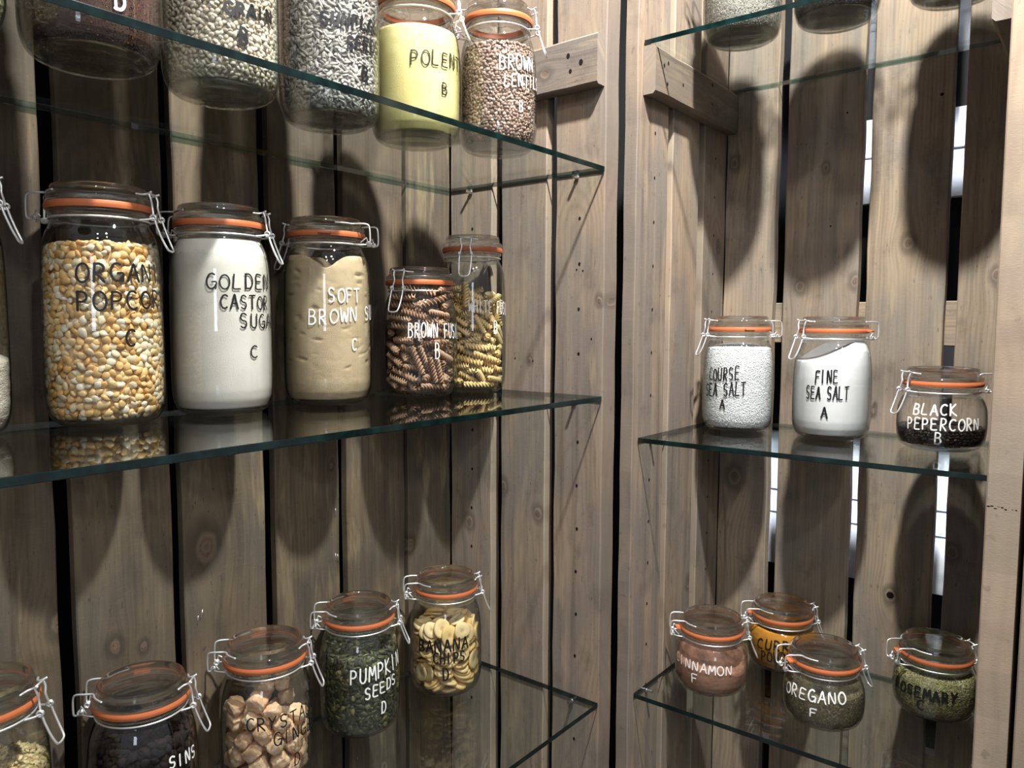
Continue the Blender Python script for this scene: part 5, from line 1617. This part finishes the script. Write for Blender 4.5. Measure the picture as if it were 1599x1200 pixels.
REST_GINGER = [
    (0.031, -0.0051, 0.0147, 0.543, 0.545, -0.451, -0.453, 1.08, 1.19),
    (0.0097, 0.0315, 0.0137, 0.555, 0.429, 0.586, -0.406, 0.9, 1.02),
    (-0.0111, 0.0323, 0.0145, 0.988, -0, -0, 0.152, 1.03, 1.15),
    (-0.0297, 0.0142, 0.0137, 0.709, 0.705, 0.001, 0.001, 0.97, 0.89),
    (-0.0169, -0.0306, 0.0182, 0.256, 0.429, -0.744, -0.443, 1.07, 1.19),
    (0.0284, -0.0255, 0.0182, 0.602, 0.579, 0.442, -0.327, 1.05, 0.96),
    (0.0276, 0.016, 0.0157, 0.679, 0.089, -0.724, 0.08, 1.1, 1.04),
    (0.0218, 0.0368, 0.0325, 0.617, 0.486, -0.549, 0.287, 0.93, 0.97),
    (-0.0365, 0.0198, 0.0322, 0.424, 0.548, -0.475, 0.543, 0.91, 0.89),
    (-0.0383, -0.0048, 0.0186, 0.465, -0.526, 0.462, -0.542, 1.03, 1.18),
    (0.005, -0.0407, 0.024, 0.108, -0.272, 0.705, 0.646, 1.01, 1.11),
    (0.0421, -0.0091, 0.0323, 0.009, -0.625, 0.78, 0.015, 0.93, 0.84),
    (-0.0197, 0.0347, 0.036, 0.552, 0.504, 0.534, -0.396, 1.1, 1.1),
    (-0.0197, -0.0018, 0.0133, 0.482, -0.518, -0.511, -0.489, 0.86, 0.88),
    (-0.0411, 0.0002, 0.0446, 0.685, -0.258, -0.612, 0.3, 1.1, 1.12),
    (-0.0303, -0.0288, 0.035, 0.737, -0.376, 0.554, 0.093, 1.06, 1.08),
    (-0.0051, -0.0142, 0.0135, 0.672, 0.128, 0.719, -0.12, 0.89, 0.81),
    (-0.0028, 0.0114, 0.0143, 0.634, -0.634, 0.314, -0.314, 1.05, 1.14),
    (0.0015, 0.0399, 0.0356, 0.138, 0.621, -0.059, -0.769, 0.93, 0.99),
    (-0.033, 0.0219, 0.0535, 0.379, 0.562, -0.598, 0.428, 0.92, 1.04),
    (-0.0177, -0.0058, 0.0322, 0.015, -1, 0.002, -0.024, 1.07, 1),
    (0.0222, -0.0344, 0.0374, 0.662, -0.635, -0.396, 0.034, 1.04, 1.17),
    (0.0118, -0.0093, 0.0288, 0.615, 0.249, 0.219, 0.715, 1.05, 1.15),
    (-0.0158, 0.0365, 0.0591, 0.324, 0.594, -0.482, 0.557, 1.07, 1.17),
    (-0.029, 0.0108, 0.0699, 0.205, -0.918, 0.338, 0.032, 1.07, 1.12),
    (-0.0348, -0.0223, 0.0543, 0.107, 0.829, -0.473, 0.278, 1.06, 0.97),
    (0.0329, -0.0226, 0.0487, 0.816, -0.446, 0.254, -0.267, 1.09, 1.01),
    (0.0392, 0.0147, 0.0364, 0.573, 0.026, -0.002, 0.819, 1.04, 0.96),
    (0.0073, 0.0184, 0.0323, 0.63, 0.551, -0.373, -0.401, 0.89, 1),
    (-0.015, 0.0139, 0.0324, 0.014, -1, 0.001, -0.01, 1.03, 0.93),
    (-0.0398, -0.011, 0.0668, 0.012, 0.219, -0.848, -0.482, 0.91, 1.01),
    (-0.0081, -0.0398, 0.0372, 0.615, 0.701, -0.361, 0.014, 0.93, 1.05),
    (0.0434, -0.0032, 0.0536, 0.2, -0.657, 0.236, -0.687, 0.96, 0.9),
    (0.026, 0.0291, 0.05, 0.561, 0.767, 0.261, 0.171, 1.05, 0.99),
    (0.0076, 0.0383, 0.0596, 0.01, -0.237, 0.751, -0.616, 0.95, 1.08),
    (-0.0401, 0.0043, 0.0879, 0.361, 0.602, -0.413, -0.58, 1.09, 1.2),
    (-0.0152, -0.0383, 0.0609, 0.232, 0.524, -0.714, -0.402, 0.99, 1.13),
    (0.0113, -0.0401, 0.0525, 0.631, 0.727, -0.097, 0.253, 1, 1.11),
    (0.0399, 0.0132, 0.0616, 0.336, 0.457, 0.757, -0.325, 0.93, 0.89),
    (0.0116, 0.036, 0.077, 0.043, -0.974, 0.125, 0.182, 1.05, 1.02),
    (0.0207, 0.0041, 0.0451, 0.258, 0.48, 0.757, 0.36, 0.94, 1.07),
    (-0.0345, -0.0213, 0.0947, 0.885, 0.41, -0.056, 0.214, 1, 0.98),
    (0.0029, -0.0176, 0.0438, 0.655, 0.344, -0.242, -0.628, 0.89, 0.85),
    (0.0231, -0.0035, 0.0725, 0.21, 0.224, 0.189, 0.933, 1.09, 1.05),
    (0.0313, 0.0267, 0.0693, 0.197, 0.048, -0.481, -0.853, 0.87, 0.99),
    (-0.0179, 0.0296, 0.0787, 0.912, 0.11, -0.082, 0.386, 1.07, 1.16),
    (-0.0299, -0.0263, 0.1161, 0.832, 0.288, 0.265, -0.392, 1.06, 1.08),
    (-0.0176, -0.011, 0.054, 0.704, -0.253, 0.662, 0.055, 1.07, 1.05),
    (0.0289, -0.0308, 0.0637, 0.892, 0.262, -0.01, -0.368, 0.89, 0.83),
    (0.0391, 0.0138, 0.084, 0.067, -0.746, -0.187, -0.635, 0.9, 0.99),
    (0.0216, 0.0324, 0.0939, 0.447, 0.34, 0.743, -0.365, 1.06, 1.11),
    (-0.0334, 0.022, 0.0956, 0.832, -0.545, -0.073, -0.074, 1, 0.91),
    (-0.0265, -0.032, 0.0761, 0.136, -0.47, -0.418, -0.766, 1.01, 0.99),
    (0.0041, -0.0391, 0.0709, 0.118, 0.772, 0.583, 0.226, 1, 1.03),
    (0.0369, 0.0168, 0.1037, 0.567, 0.276, 0.635, -0.447, 1, 0.96),
    (0.0024, 0.0139, 0.065, 0.449, -0.248, 0.738, 0.438, 1.09, 1.21),
    (-0.0416, 0.0011, 0.1065, 0.698, 0.173, 0.114, -0.686, 1.03, 0.94),
    (-0.0075, -0.0418, 0.0845, 0.257, -0.089, 0.627, 0.73, 0.92, 0.92),
    (0.0139, -0.0134, 0.0577, 0.073, -0.869, -0.359, 0.331, 0.92, 0.99),
    (0.0241, -0.0309, 0.0814, 0.852, 0.261, 0.016, -0.453, 1.08, 1.05),
    (-0.0167, -0.0371, 0.1013, 0.451, -0.158, -0.029, 0.878, 0.91, 0.94),
    (-0.0151, 0.014, 0.0487, 0.528, -0.523, -0.485, 0.461, 0.87, 1),
]

# ---------------------------------------------------------------- the jars, one by one
XY = {'T0': (-.764, .135, .24), 'T1': (-.6396, .1352, .24), 'T2': (-.5141, .1372, .24), 'T3': (-.3802, .135, .24),
      'T4': (-.2565, .1215, .186), 'T5': (-.157, .0700, .186),
      'M0': (-.740, .236, .24), 'M1': (-.593, .2385, .2414), 'M2': (-.4623, .2352, .237), 'M3': (-.3126, .2315, .239),
      'M4': (-.1655, .2085, .184), 'M5': (-.0595, .200, .238),
      'B0': (-.722, .232, .235), 'B1': (-.5682, .2385, .18), 'B2': (-.4219, .2244, .18), 'B3': (-.2629, .2348, .1794), 'B4': (-.1012, .2197, .1807),
      'RT1': (.1601, -.1321, .18), 'RT2': (.172, -.261, .18), 'RT3': (.18, -.403, .18),
      'RM1': (.2557, -.1019, .1856), 'RM2': (.2613, -.2478, .1842), 'RM3': (.2511, -.3984, .1132),
      'RB1': (.1676, -.1052, .1157), 'RB2': (.3163, -.1662, .1079), 'RB3': (.175, -.2756, .1099), 'RB4': (.3035, -.398, .1084)}
SCALE = {'M4': .965, 'M5': .92, 'T5': .91}
RIGHT = -0.90       # towards the right edge of the view
D = math.radians


def J(key, label, phi, ink=None, gm='glass', pen=.00088, tab=1.9):
    x, y, H = XY[key]
    return jar(label, x, y, key[:-1], H, phi, SCALE.get(key, 1.0), TEXT.get(key), ink, hash_key(key), pen, gm, tab)


def hash_key(k):
    return sum(ord(c) * (i + 3) for i, c in enumerate(k))


def at(key):
    x, y, H = XY[key]
    return x, y, key[:-1], H, SCALE.get(key, 1.0)


def flat(z, dome=0.0, slope=0.0):
    def h(x, y):
        a, b = seen(x, y)
        return z + dome * (1 - (x * x + y * y) / .0028) + slope * a / .05
    return h


# top left shelf
J('T0', 'clip-top glass jar cut off at the upper left corner, holding pale grains', RIGHT)
grains('pale_grains', *at('T0'), flat(.19), 'barley', (.0034, .0022, .0018), (.0058, .0040), [(.62, .60, .40), (.70, .66, .45), (.5, .5, .32)], [3, 2, 1], GM,
       'pale greenish grains in the jar at the upper left corner', 'grain', base=True, seed=21)
J('T1', 'clip-top jar of dark red quinoa marked D on the top left shelf', RIGHT, 'w', pen=.0013)
grains('red_quinoa', *at('T1'), flat(.185), 'fine', (.0011, .0010, .0009), (.0017, .0015), [(.095, .034, .028), (.050, .026, .024), (.26, .13, .085), (.032, .021, .021)], [4, 5, .6, 5], GM_DRY,
       'dark red quinoa filling the jar on the top left shelf', 'quinoa', layers=1, base=True, seed=3, core_inset=.0009)
J('T2', 'clip-top jar of cream coloured whole grain marked GRAIN on the top left shelf', RIGHT, 'b', pen=.0015)
grains('whole_grain', *at('T2'), flat(.19), 'barley', (.0032, .0022, .0017), (.0055, .0038), [(.62, .55, .43), (.71, .65, .53), (.50, .43, .31)], [4, 3, 2], GM,
       'cream coloured whole grain filling the jar marked GRAIN', 'grain', base=True, seed=4)
J('T3', 'clip-top jar of grey sunflower seeds marked SUNFLOWER SEEDS on the top left shelf', RIGHT, 'b', pen=.0015)
grains('sunflower_seeds', *at('T3'), flat(.19), 'seed', (.0047, .0019, .0011), (.0066, .0034), [(.42, .40, .36), (.54, .52, .48), (.30, .285, .26), (.12, .115, .11)], [4, 4, 2.4, 1], GM,
       'grey hulled sunflower seeds filling the jar on the top left shelf', 'sunflower seeds', base=True, seed=5, tilt=.5)
J('T4', 'clip-top jar of bright yellow polenta marked POLENTA on the top left shelf', RIGHT - .1, 'b')
powder('polenta', *at('T4'), lambda x, y: .128 + .018 * math.exp(-((x + .004) ** 2 + (y + .004) ** 2) / .0009),
       powder_material('polenta', (.86, .74, .28), (.90, .80, .36), (.70, .56, .16), 380, .2), 'bright yellow polenta heaped in the jar marked POLENTA', 'polenta', rough=.0004, rscale=60)
J('T5', 'clip-top jar of brown lentils marked BROWN LENTILS at the top shelf corner', RIGHT - .1, 'w')
grains('brown_lentils', *at('T5'), flat(.128), 'barley', (.0026, .0026, .0014), (.0044, .0038), [(.34, .23, .18), (.44, .32, .26), (.25, .16, .12), (.5, .40, .33)], [4, 3, 2, 1], GM,
       'brown lentils two thirds up the jar in the top shelf corner', 'lentils', base=True, seed=6, tilt=.55)

# middle left shelf
J('M0', 'clip-top jar of pale oat flour cut off by the left edge, middle left shelf', RIGHT + .35)
powder('oat_flour', *at('M0'), flat(.078, .004, -.01), powder_material('oat_flour', (.70, .61, .52), (.78, .71, .63), (.5, .38, .28), 160, .5, .0018),
       'coarse pale flour low in the jar at the left edge', 'flour', rough=.0012, rscale=120, top_rough=.003)
J('M1', 'tall clip-top jar of popcorn kernels marked ORGANIC POPCORN, middle left shelf', RIGHT + .05, 'b', pen=.00115)
grains('popcorn_kernels', *at('M1'), flat(.181), 'kernel', (.0052, .0040, .0025), (.0077, .0064), [(.80, .50, .19), (.85, .60, .29), (.87, .72, .48), (.72, .40, .12), (.88, .78, .60)], [4, 4, 3, 2, 2], GM_GLOSS,
       'golden and cream popcorn kernels filling the tall jar marked ORGANIC POPCORN', 'popcorn', seed=7, tilt=.45, core_col=(.55, .34, .13))
J('M2', 'tall clip-top jar of pale sugar marked GOLDEN CASTOR SUGAR, middle left shelf', RIGHT + .05, 'b')
powder('golden_caster_sugar', *at('M2'), flat(.196, .008), powder_material('caster_sugar', (.76, .71, .635), (.81, .765, .70), (.68, .61, .52), 420, .25, .0004, rough=.7),
       'pale golden caster sugar filling the jar marked GOLDEN CASTOR SUGAR', 'sugar', rough=.0002)
J('M3', 'tall clip-top jar of tan sugar marked SOFT BROWN SUGAR, middle left shelf', RIGHT + 1.05 + PI * .62, 'w')


def brown_top(x, y):
    a, b = seen(x, y)
    return .190 - .017 * math.exp(-((a - .010) / .017) ** 2) + .006 * math.exp(-((b - .02) / .015) ** 2 - (a / .02) ** 2)


def brown_pits(x, y, z):
    v = mn.noise(Vector((x * 55, y * 55, z * 160)))
    return .0035 * max(0, v - .33) * 2 if z > .045 else 0


powder('soft_brown_sugar', *at('M3'), brown_top, powder_material('soft_brown_sugar', (.56, .42, .26), (.62, .48, .31), (.42, .29, .16), 330, .3, .0007),
       'tan soft brown sugar with a scooped top in the tall jar', 'sugar', rough=.0005, rscale=90, hollow=brown_pits, top_rough=.0025, nphi=180, nz=110)
J('M4', 'shorter clip-top jar of brown pasta twists marked BROWN FUSILLI, middle left shelf', D(-168), 'w', pen=.0008, tab=2.6)
J('M5', 'taller clip-top jar of yellow pasta twists marked WHITE FUSILLI in shelf corner', D(-150), 'w', pen=.0008, tab=2.6)

# lowest left shelf
J('B0', 'clip-top jar of yellowish crumbs cut off at the lower left corner', RIGHT + .15)
grains('yellowish_crumbs', *at('B0'), flat(.145, .006, .004), 'crumb', (.0030, .0023, .0018), (.0048, .0040), [(.55, .44, .22), (.68, .56, .33), (.40, .30, .14)], [3, 3, 2], GM_DRY,
       'yellowish crumbly grains in the jar at the lower left corner', 'crumbs', seed=12, tilt=.6)
J('B1', 'clip-top jar of black raisins marked RAISINS on the lowest left shelf', RIGHT + .12, 'w', pen=.00095)
grains('raisins', *at('B1'), flat(.118, .004), 'crumb', (.0060, .0046, .0038), (.0095, .0078), [(.008, .005, .006), (.013, .008, .008), (.02, .010, .010)], [3, 2, 1], GM_DRY,
       'black raisins filling the jar marked RAISINS', 'raisins', seed=13, tilt=.6)
J('B2', 'clip-top jar of amber ginger lumps marked CRYSTAL GINGER, lowest left shelf', RIGHT + .12, 'b')
J('B3', 'clip-top jar of dark green seeds marked PUMPKIN SEEDS, lowest left shelf', RIGHT + .10, 'w', pen=.00105)
grains('pumpkin_seeds', *at('B3'), flat(.112, .008, -.002), 'seed', (.0064, .0037, .0014), (.0088, .0060), [(.045, .05, .03), (.07, .075, .045), (.10, .105, .05), (.26, .25, .10), (.03, .032, .024)], [4, 4, 3, 1, 3], GM,
       'dark green pumpkin seeds in the jar marked PUMPKIN SEEDS', 'pumpkin seeds', seed=14, tilt=.6)
J('B4', 'clip-top jar of banana chips marked BANANA CHIPS near the shelf corner', RIGHT + .18, 'b', pen=.00135)

# right unit, top shelf
J('RT1', 'clip-top jar of grey seeds over the cleat, leftmost on the top right shelf', D(-80))
grains('grey_seeds', *at('RT1'), flat(.14), 'fine', (.0015, .0012, .0009), (.0022, .0019), [(.22, .21, .18), (.32, .30, .26), (.12, .115, .10), (.45, .43, .38)], [4, 4, 3, 1], GM_DRY,
       'small grey seeds in the leftmost jar of the top right shelf', 'seeds', layers=1, base=True, seed=15, core_inset=.0012)
J('RT2', 'clip-top jar with dark contents, second on the top right shelf', D(-80))
grains('dark_tea_leaves', *at('RT2'), flat(.14), 'fine', (.0019, .0009, .0007), (.0024, .0019), [(.035, .03, .034), (.06, .05, .052), (.10, .085, .08)], [4, 3, 1], GM_DRY,
       'dark dried leaves in the second jar of the top right shelf', 'dried leaves', layers=1, base=True, seed=16, core_inset=.0012)
J('RT3', 'clip-top jar with dark contents beside the right post, top right shelf', D(-80))
grains('dark_dried_leaves', *at('RT3'), flat(.14), 'fine', (.0022, .0009, .0007), (.0026, .0020), [(.05, .04, .035), (.08, .065, .05), (.13, .10, .08)], [4, 3, 1], GM_DRY,
       'dark dried leaves in the jar beside the right post, top right shelf', 'dried leaves', layers=1, base=True, seed=17, core_inset=.0012)

# right unit, middle shelf
J('RM1', 'clip-top jar of coarse white salt marked COURSE SEA SALT, middle right shelf', D(134), 'b', pen=.00105, tab=1.5)
grains('coarse_sea_salt', *at('RM1'), flat(.132, .010), 'crumb', (.0012, .0011, .0009), (.0021, .0019), [(.90, .90, .91), (.94, .94, .95), (.86, .87, .89)], [3, 3, 1], GM_GLOSS,
       'coarse white sea salt in the jar marked COURSE SEA SALT', 'salt', seed=18, tilt=.6, core_col=(.86, .86, .87))


def salt_top(x, y):
    a, b = seen(x, y)
    t = min(max((a + .050) / .075, 0), 1)
    return .117 + .030 * t * t * (3 - 2 * t) - .006 * max(0, (a - .03) / .02) ** 2


J('RM2', 'clip-top jar of fine white salt marked FINE SEA SALT, middle right shelf', D(140), 'b', pen=.00105, tab=2.2)
powder('fine_sea_salt', *at('RM2'), salt_top, powder_material('fine_salt', (.90, .90, .91), (.93, .93, .94), (.84, .85, .87), 420, .2, .0003, rough=.6), 'fine white sea salt sloping up to the right in its jar', 'salt', rough=.0002)
J('RM3', 'small squat clip-top jar marked BLACK PEPERCORN near the right post', D(133), 'w', pen=.0010, tab=3.6)
grains('black_peppercorns', *at('RM3'), flat(.030, .005), 'crumb', (.0024, .0022, .0021), (.0043, .0040), [(.025, .02, .018), (.05, .036, .03), (.08, .06, .05)], [4, 3, 1], GM_DRY,
       'black peppercorns in a low heap in the squat jar', 'peppercorns', seed=19, tilt=.8)

# right unit, lowest shelf
J('RB1', 'small clip-top jar of pinkish brown powder marked CINNAMON, lowest right shelf', D(-62), 'w', 'glass_pink', pen=.0009, tab=3.3)


def cinnamon_top(x, y):
    a, b = seen(x, y)
    return .046 + .012 * math.exp(-((a + .01) / .02) ** 2) + .006 * math.sin(a * 120) * .5 + .012 * b / .05


powder('ground_cinnamon', *at('RB1'), cinnamon_top, powder_material('ground_cinnamon', (.36, .19, .125), (.42, .235, .16), (.27, .13, .08), 380, .3, .0008),
       'pinkish brown ground cinnamon in the jar marked CINNAMON', 'cinnamon', rough=.001, rscale=70, top_rough=.003)
J('RB2', 'small clip-top jar of orange curry powder behind the oregano jar', D(-55), 'b', pen=.0011, tab=3.0)
powder('curry_powder', *at('RB2'), flat(.066, .004, -.003), powder_material('curry_powder', (.47, .185, .018), (.54, .24, .03), (.33, .115, .01), 380, .3, .0006),
       'orange curry powder filling the jar behind the oregano jar', 'curry powder', rough=.0005, top_rough=.001)
J('RB3', 'small clip-top jar of dull green herb marked OREGANO, lowest right shelf', D(-50), 'w', 'glass_olive', pen=.0010, tab=3.2)
grains('dried_oregano', *at('RB3'), flat(.050, .004, .003), 'fine', (.0021, .0013, .0005), (.0023, .0019), [(.13, .105, .065), (.20, .165, .10), (.30, .26, .17), (.08, .065, .042)], [4, 4, 2, 3], GM_DRY,
       'dull green dried oregano flakes in the jar marked OREGANO', 'oregano', layers=2, seed=20, tilt=.6)
J('RB4', 'small clip-top jar of yellow-green needles marked ROSEMARY beside the right post', D(-52), 'b', pen=.0014, tab=3.0)
grains('dried_rosemary', *at('RB4'), flat(.064, .003), 'fine', (.0034, .0007, .0006), (.0028, .0017), [(.28, .26, .115), (.40, .37, .18), (.16, .155, .07), (.52, .48, .28)], [4, 4, 3, 1], GM_DRY,
       'yellow-green dried rosemary needles in the jar marked ROSEMARY', 'rosemary', layers=2, seed=22, tilt=.5)

# ---------------------------------------------------------------- loose pieces one can count


def twist_mesh(name, r, L, mat, turns=2.6, blades=3):
    """a spiral pasta: three thin fins wound round an axis, ruffled"""
    mb = MB()
    nz, n = 48, 18
    prof_ = []
    for j in range(n):
        a = 2 * PI * j / n
        k = .5 + .5 * math.cos(blades * a)
        prof_.append((a, r * (.24 + .78 * k ** 1.8)))
    V, F = [], []
    for i in range(nz + 1):
        t = i / nz
        tw = turns * 2 * PI * t / 1.0
        taper = 1.0 - .15 * (abs(2 * t - 1) ** 8)
        for a, q in prof_:
            V.append((q * taper * math.cos(a + tw), q * taper * math.sin(a + tw), (t - .5) * L))
    for i in range(nz):
        for j in range(n):
            j2 = (j + 1) % n
            F.append((i * n + j, i * n + j2, (i + 1) * n + j2, (i + 1) * n + j))
    F.append(tuple(range(n))[::-1])
    F.append(tuple(nz * n + j for j in range(n)))
    mb.add(V, F)
    return mb.mesh(name, mat)


def pasta_material(name, a, b):
    m = NT(name)
    info = m.n('ObjectInfo')
    nz = m.noise(m.pos(), 90, 3)
    col = m.mix(info.outputs['Random'], a, b)
    col = m.mix(m.math('MULTIPLY', m.smooth(nz, .45, .7), .25), col, b)
    return m.pbr(col, .5, bump=nz, bump_d=.0003, spec=.35, sss=.08, sss_r=.002)


def pieces(name, rest, key, meshes, label, cat, group):
    x, y, H = XY[key]
    s = SCALE.get(key, 1.0)
    first = [link(name, me) for me in meshes]
    used = [False] * len(first)
    for i, (px, py, pz, qw, qx, qy, qz, k, kl) in enumerate(rest):
        j = i % len(first)
        if used[j]:
            o = first[j].copy()
            COL.objects.link(o)
        else:
            o = first[j]
            used[j] = True
        o.rotation_mode = 'QUATERNION'
        o.rotation_quaternion = (qw, qx, qy, qz)
        kk = s * .985
        o.location = (x + px * kk, y + py * kk, ZS[key[:-1]] + pz + .0024)
        o.scale = (k * kk, k * kk, kl * kk)
        tag(o, label, cat, group)


pieces('fusilli_twist', REST_BROWN, 'M4', [twist_mesh('fusilli_twist', .0060, .041, pasta_material('brown_pasta', (.36, .205, .125), (.48, .31, .20)))],
       'brown spiral of fusilli pasta inside the jar marked BROWN FUSILLI', 'pasta', 'brown fusilli in the shorter jar')
pieces('fusilli_twist', REST_WHITE, 'M5', [twist_mesh('fusilli_twist', .0060, .041, pasta_material('pale_pasta', (.80, .58, .24), (.88, .70, .38)))],
       'pale yellow spiral of fusilli pasta inside the jar marked WHITE FUSILLI', 'pasta', 'pale fusilli in the taller jar')


def chip_mesh(seed, mat):
    """slice of dried banana: wavy disc, raised rind, sunken heart"""
    R_ = random.Random(seed)
    mb = MB()
    n = 28
    ph = [R_.uniform(0, 6.28) for _ in range(4)]
    ra, bend = .0145, R_.uniform(.0006, .0018)

    def edge(a):
        return ra * (1 + .05 * math.sin(2 * a + ph[0]) + .035 * math.sin(3 * a + ph[1]))

    def bow(a, f):
        return bend * f * f * math.sin(2 * a + ph[2])
    levels = [(.0, .0009), (.20, .0010), (.34, .0017), (.6, .0019), (.86, .0021), (.96, .0016), (1.0, 0.0)]
    V, F = [], []
    rows = []
    prof2 = levels + [(f, -z) for f, z in levels[::-1][1:]]
    for f, z in prof2:
        if f == 0:
            rows.append([len(V)] * n)
            V.append((0, 0, z))
        else:
            rows.append(list(range(len(V), len(V) + n)))
            for k in range(n):
                a = 2 * PI * k / n
                V.append((edge(a) * f * math.cos(a), edge(a) * f * math.sin(a), z + bow(a, f)))
    for a, b in zip(rows[:-1], rows[1:]):
        for k in range(n):
            k2 = (k + 1) % n
            q = []
            for i in (a[k], b[k], b[k2], a[k2]):
                if i not in q:
                    q.append(i)
            F.append(tuple(q))
    mb.add(V, F)
    return mb.mesh('banana_chip', mat)


m_ = NT('dried_banana')
p_ = m_.sep(m_.pos())
rr_ = m_.math('MULTIPLY', m_.math('SQRT', m_.math('ADD', m_.math('MULTIPLY', p_[0], p_[0]), m_.math('MULTIPLY', p_[1], p_[1]))), 69.0)
inf_ = m_.n('ObjectInfo')
c_ = m_.mix(inf_.outputs['Random'], (.78, .55, .22), (.88, .72, .42))
c_ = m_.mix(m_.math('MULTIPLY', m_.smooth(rr_, .80, 1.0), .55), c_, (.72, .42, .10))
c_ = m_.mix(m_.math('MULTIPLY', m_.math('SUBTRACT', 1.0, m_.smooth(rr_, .10, .36)), .55), c_, (.42, .24, .09))
nz_ = m_.noise(m_.pos(), 260, 3)
CHIP = m_.pbr(c_, .45, bump=nz_, bump_d=.0005, spec=.4, sss=.08, sss_r=.002)
pieces('banana_chip', REST_BANANA, 'B4', [chip_mesh(i, CHIP) for i in range(4)],
       'round slice of dried banana inside the jar marked BANANA CHIPS', 'banana chip', 'banana chips in their jar')


def lump_mesh(seed, mat):
    """sugared ginger cube with rounded, knobbly faces"""
    import bmesh
    R_ = random.Random(seed)
    bm = bmesh.new()
    bmesh.ops.create_cube(bm, size=2)
    bmesh.ops.subdivide_edges(bm, edges=bm.edges[:], cuts=7, use_grid_fill=True)
    d = Vector((.0105, .0092, .0085))
    o = Vector((seed * 7.0, 0, 0))
    for v in bm.verts:
        p = v.co.copy()
        q = p.normalized() * (1.08 + .48 * (p.length - 1))
        nz = mn.fractal(q * 1.3 + o, .9, 2.0, 3)
        q *= 1 + .20 * nz + .05 * mn.noise(q * 5 + o)
        v.co = Vector((q.x * d.x, q.y * d.y, q.z * d.z)) * .96
    me = bpy.data.meshes.new('ginger_lump')
    bm.to_mesh(me)
    bm.free()
    me.materials.append(mat)
    me.polygons.foreach_set('use_smooth', [True] * len(me.polygons))
    return me


m_ = NT('sugared_ginger')
inf_ = m_.n('ObjectInfo')
n1_ = m_.noise(m_.pos(), 170, 3)
vo_ = m_.n('TexVoronoi')
m_.put(vo_.inputs['Vector'], m_.pos())
vo_.inputs['Scale'].default_value = 900
c_ = m_.mix(inf_.outputs['Random'], (.74, .42, .22), (.86, .62, .38))
c_ = m_.mix(m_.math('MULTIPLY', m_.smooth(n1_, .45, .66), .5), c_, (.92, .83, .72))
GING = m_.pbr(c_, .5, bump=m_.math('ADD', vo_.outputs['Distance'], n1_), bump_d=.0012, spec=.5, sss=.25, sss_r=.004)
pieces('ginger_lump', REST_GINGER, 'B2', [lump_mesh(i + 1, GING) for i in range(4)],
       'sugared amber lump inside the jar marked CRYSTAL GINGER', 'ginger', 'crystallised ginger in its jar')
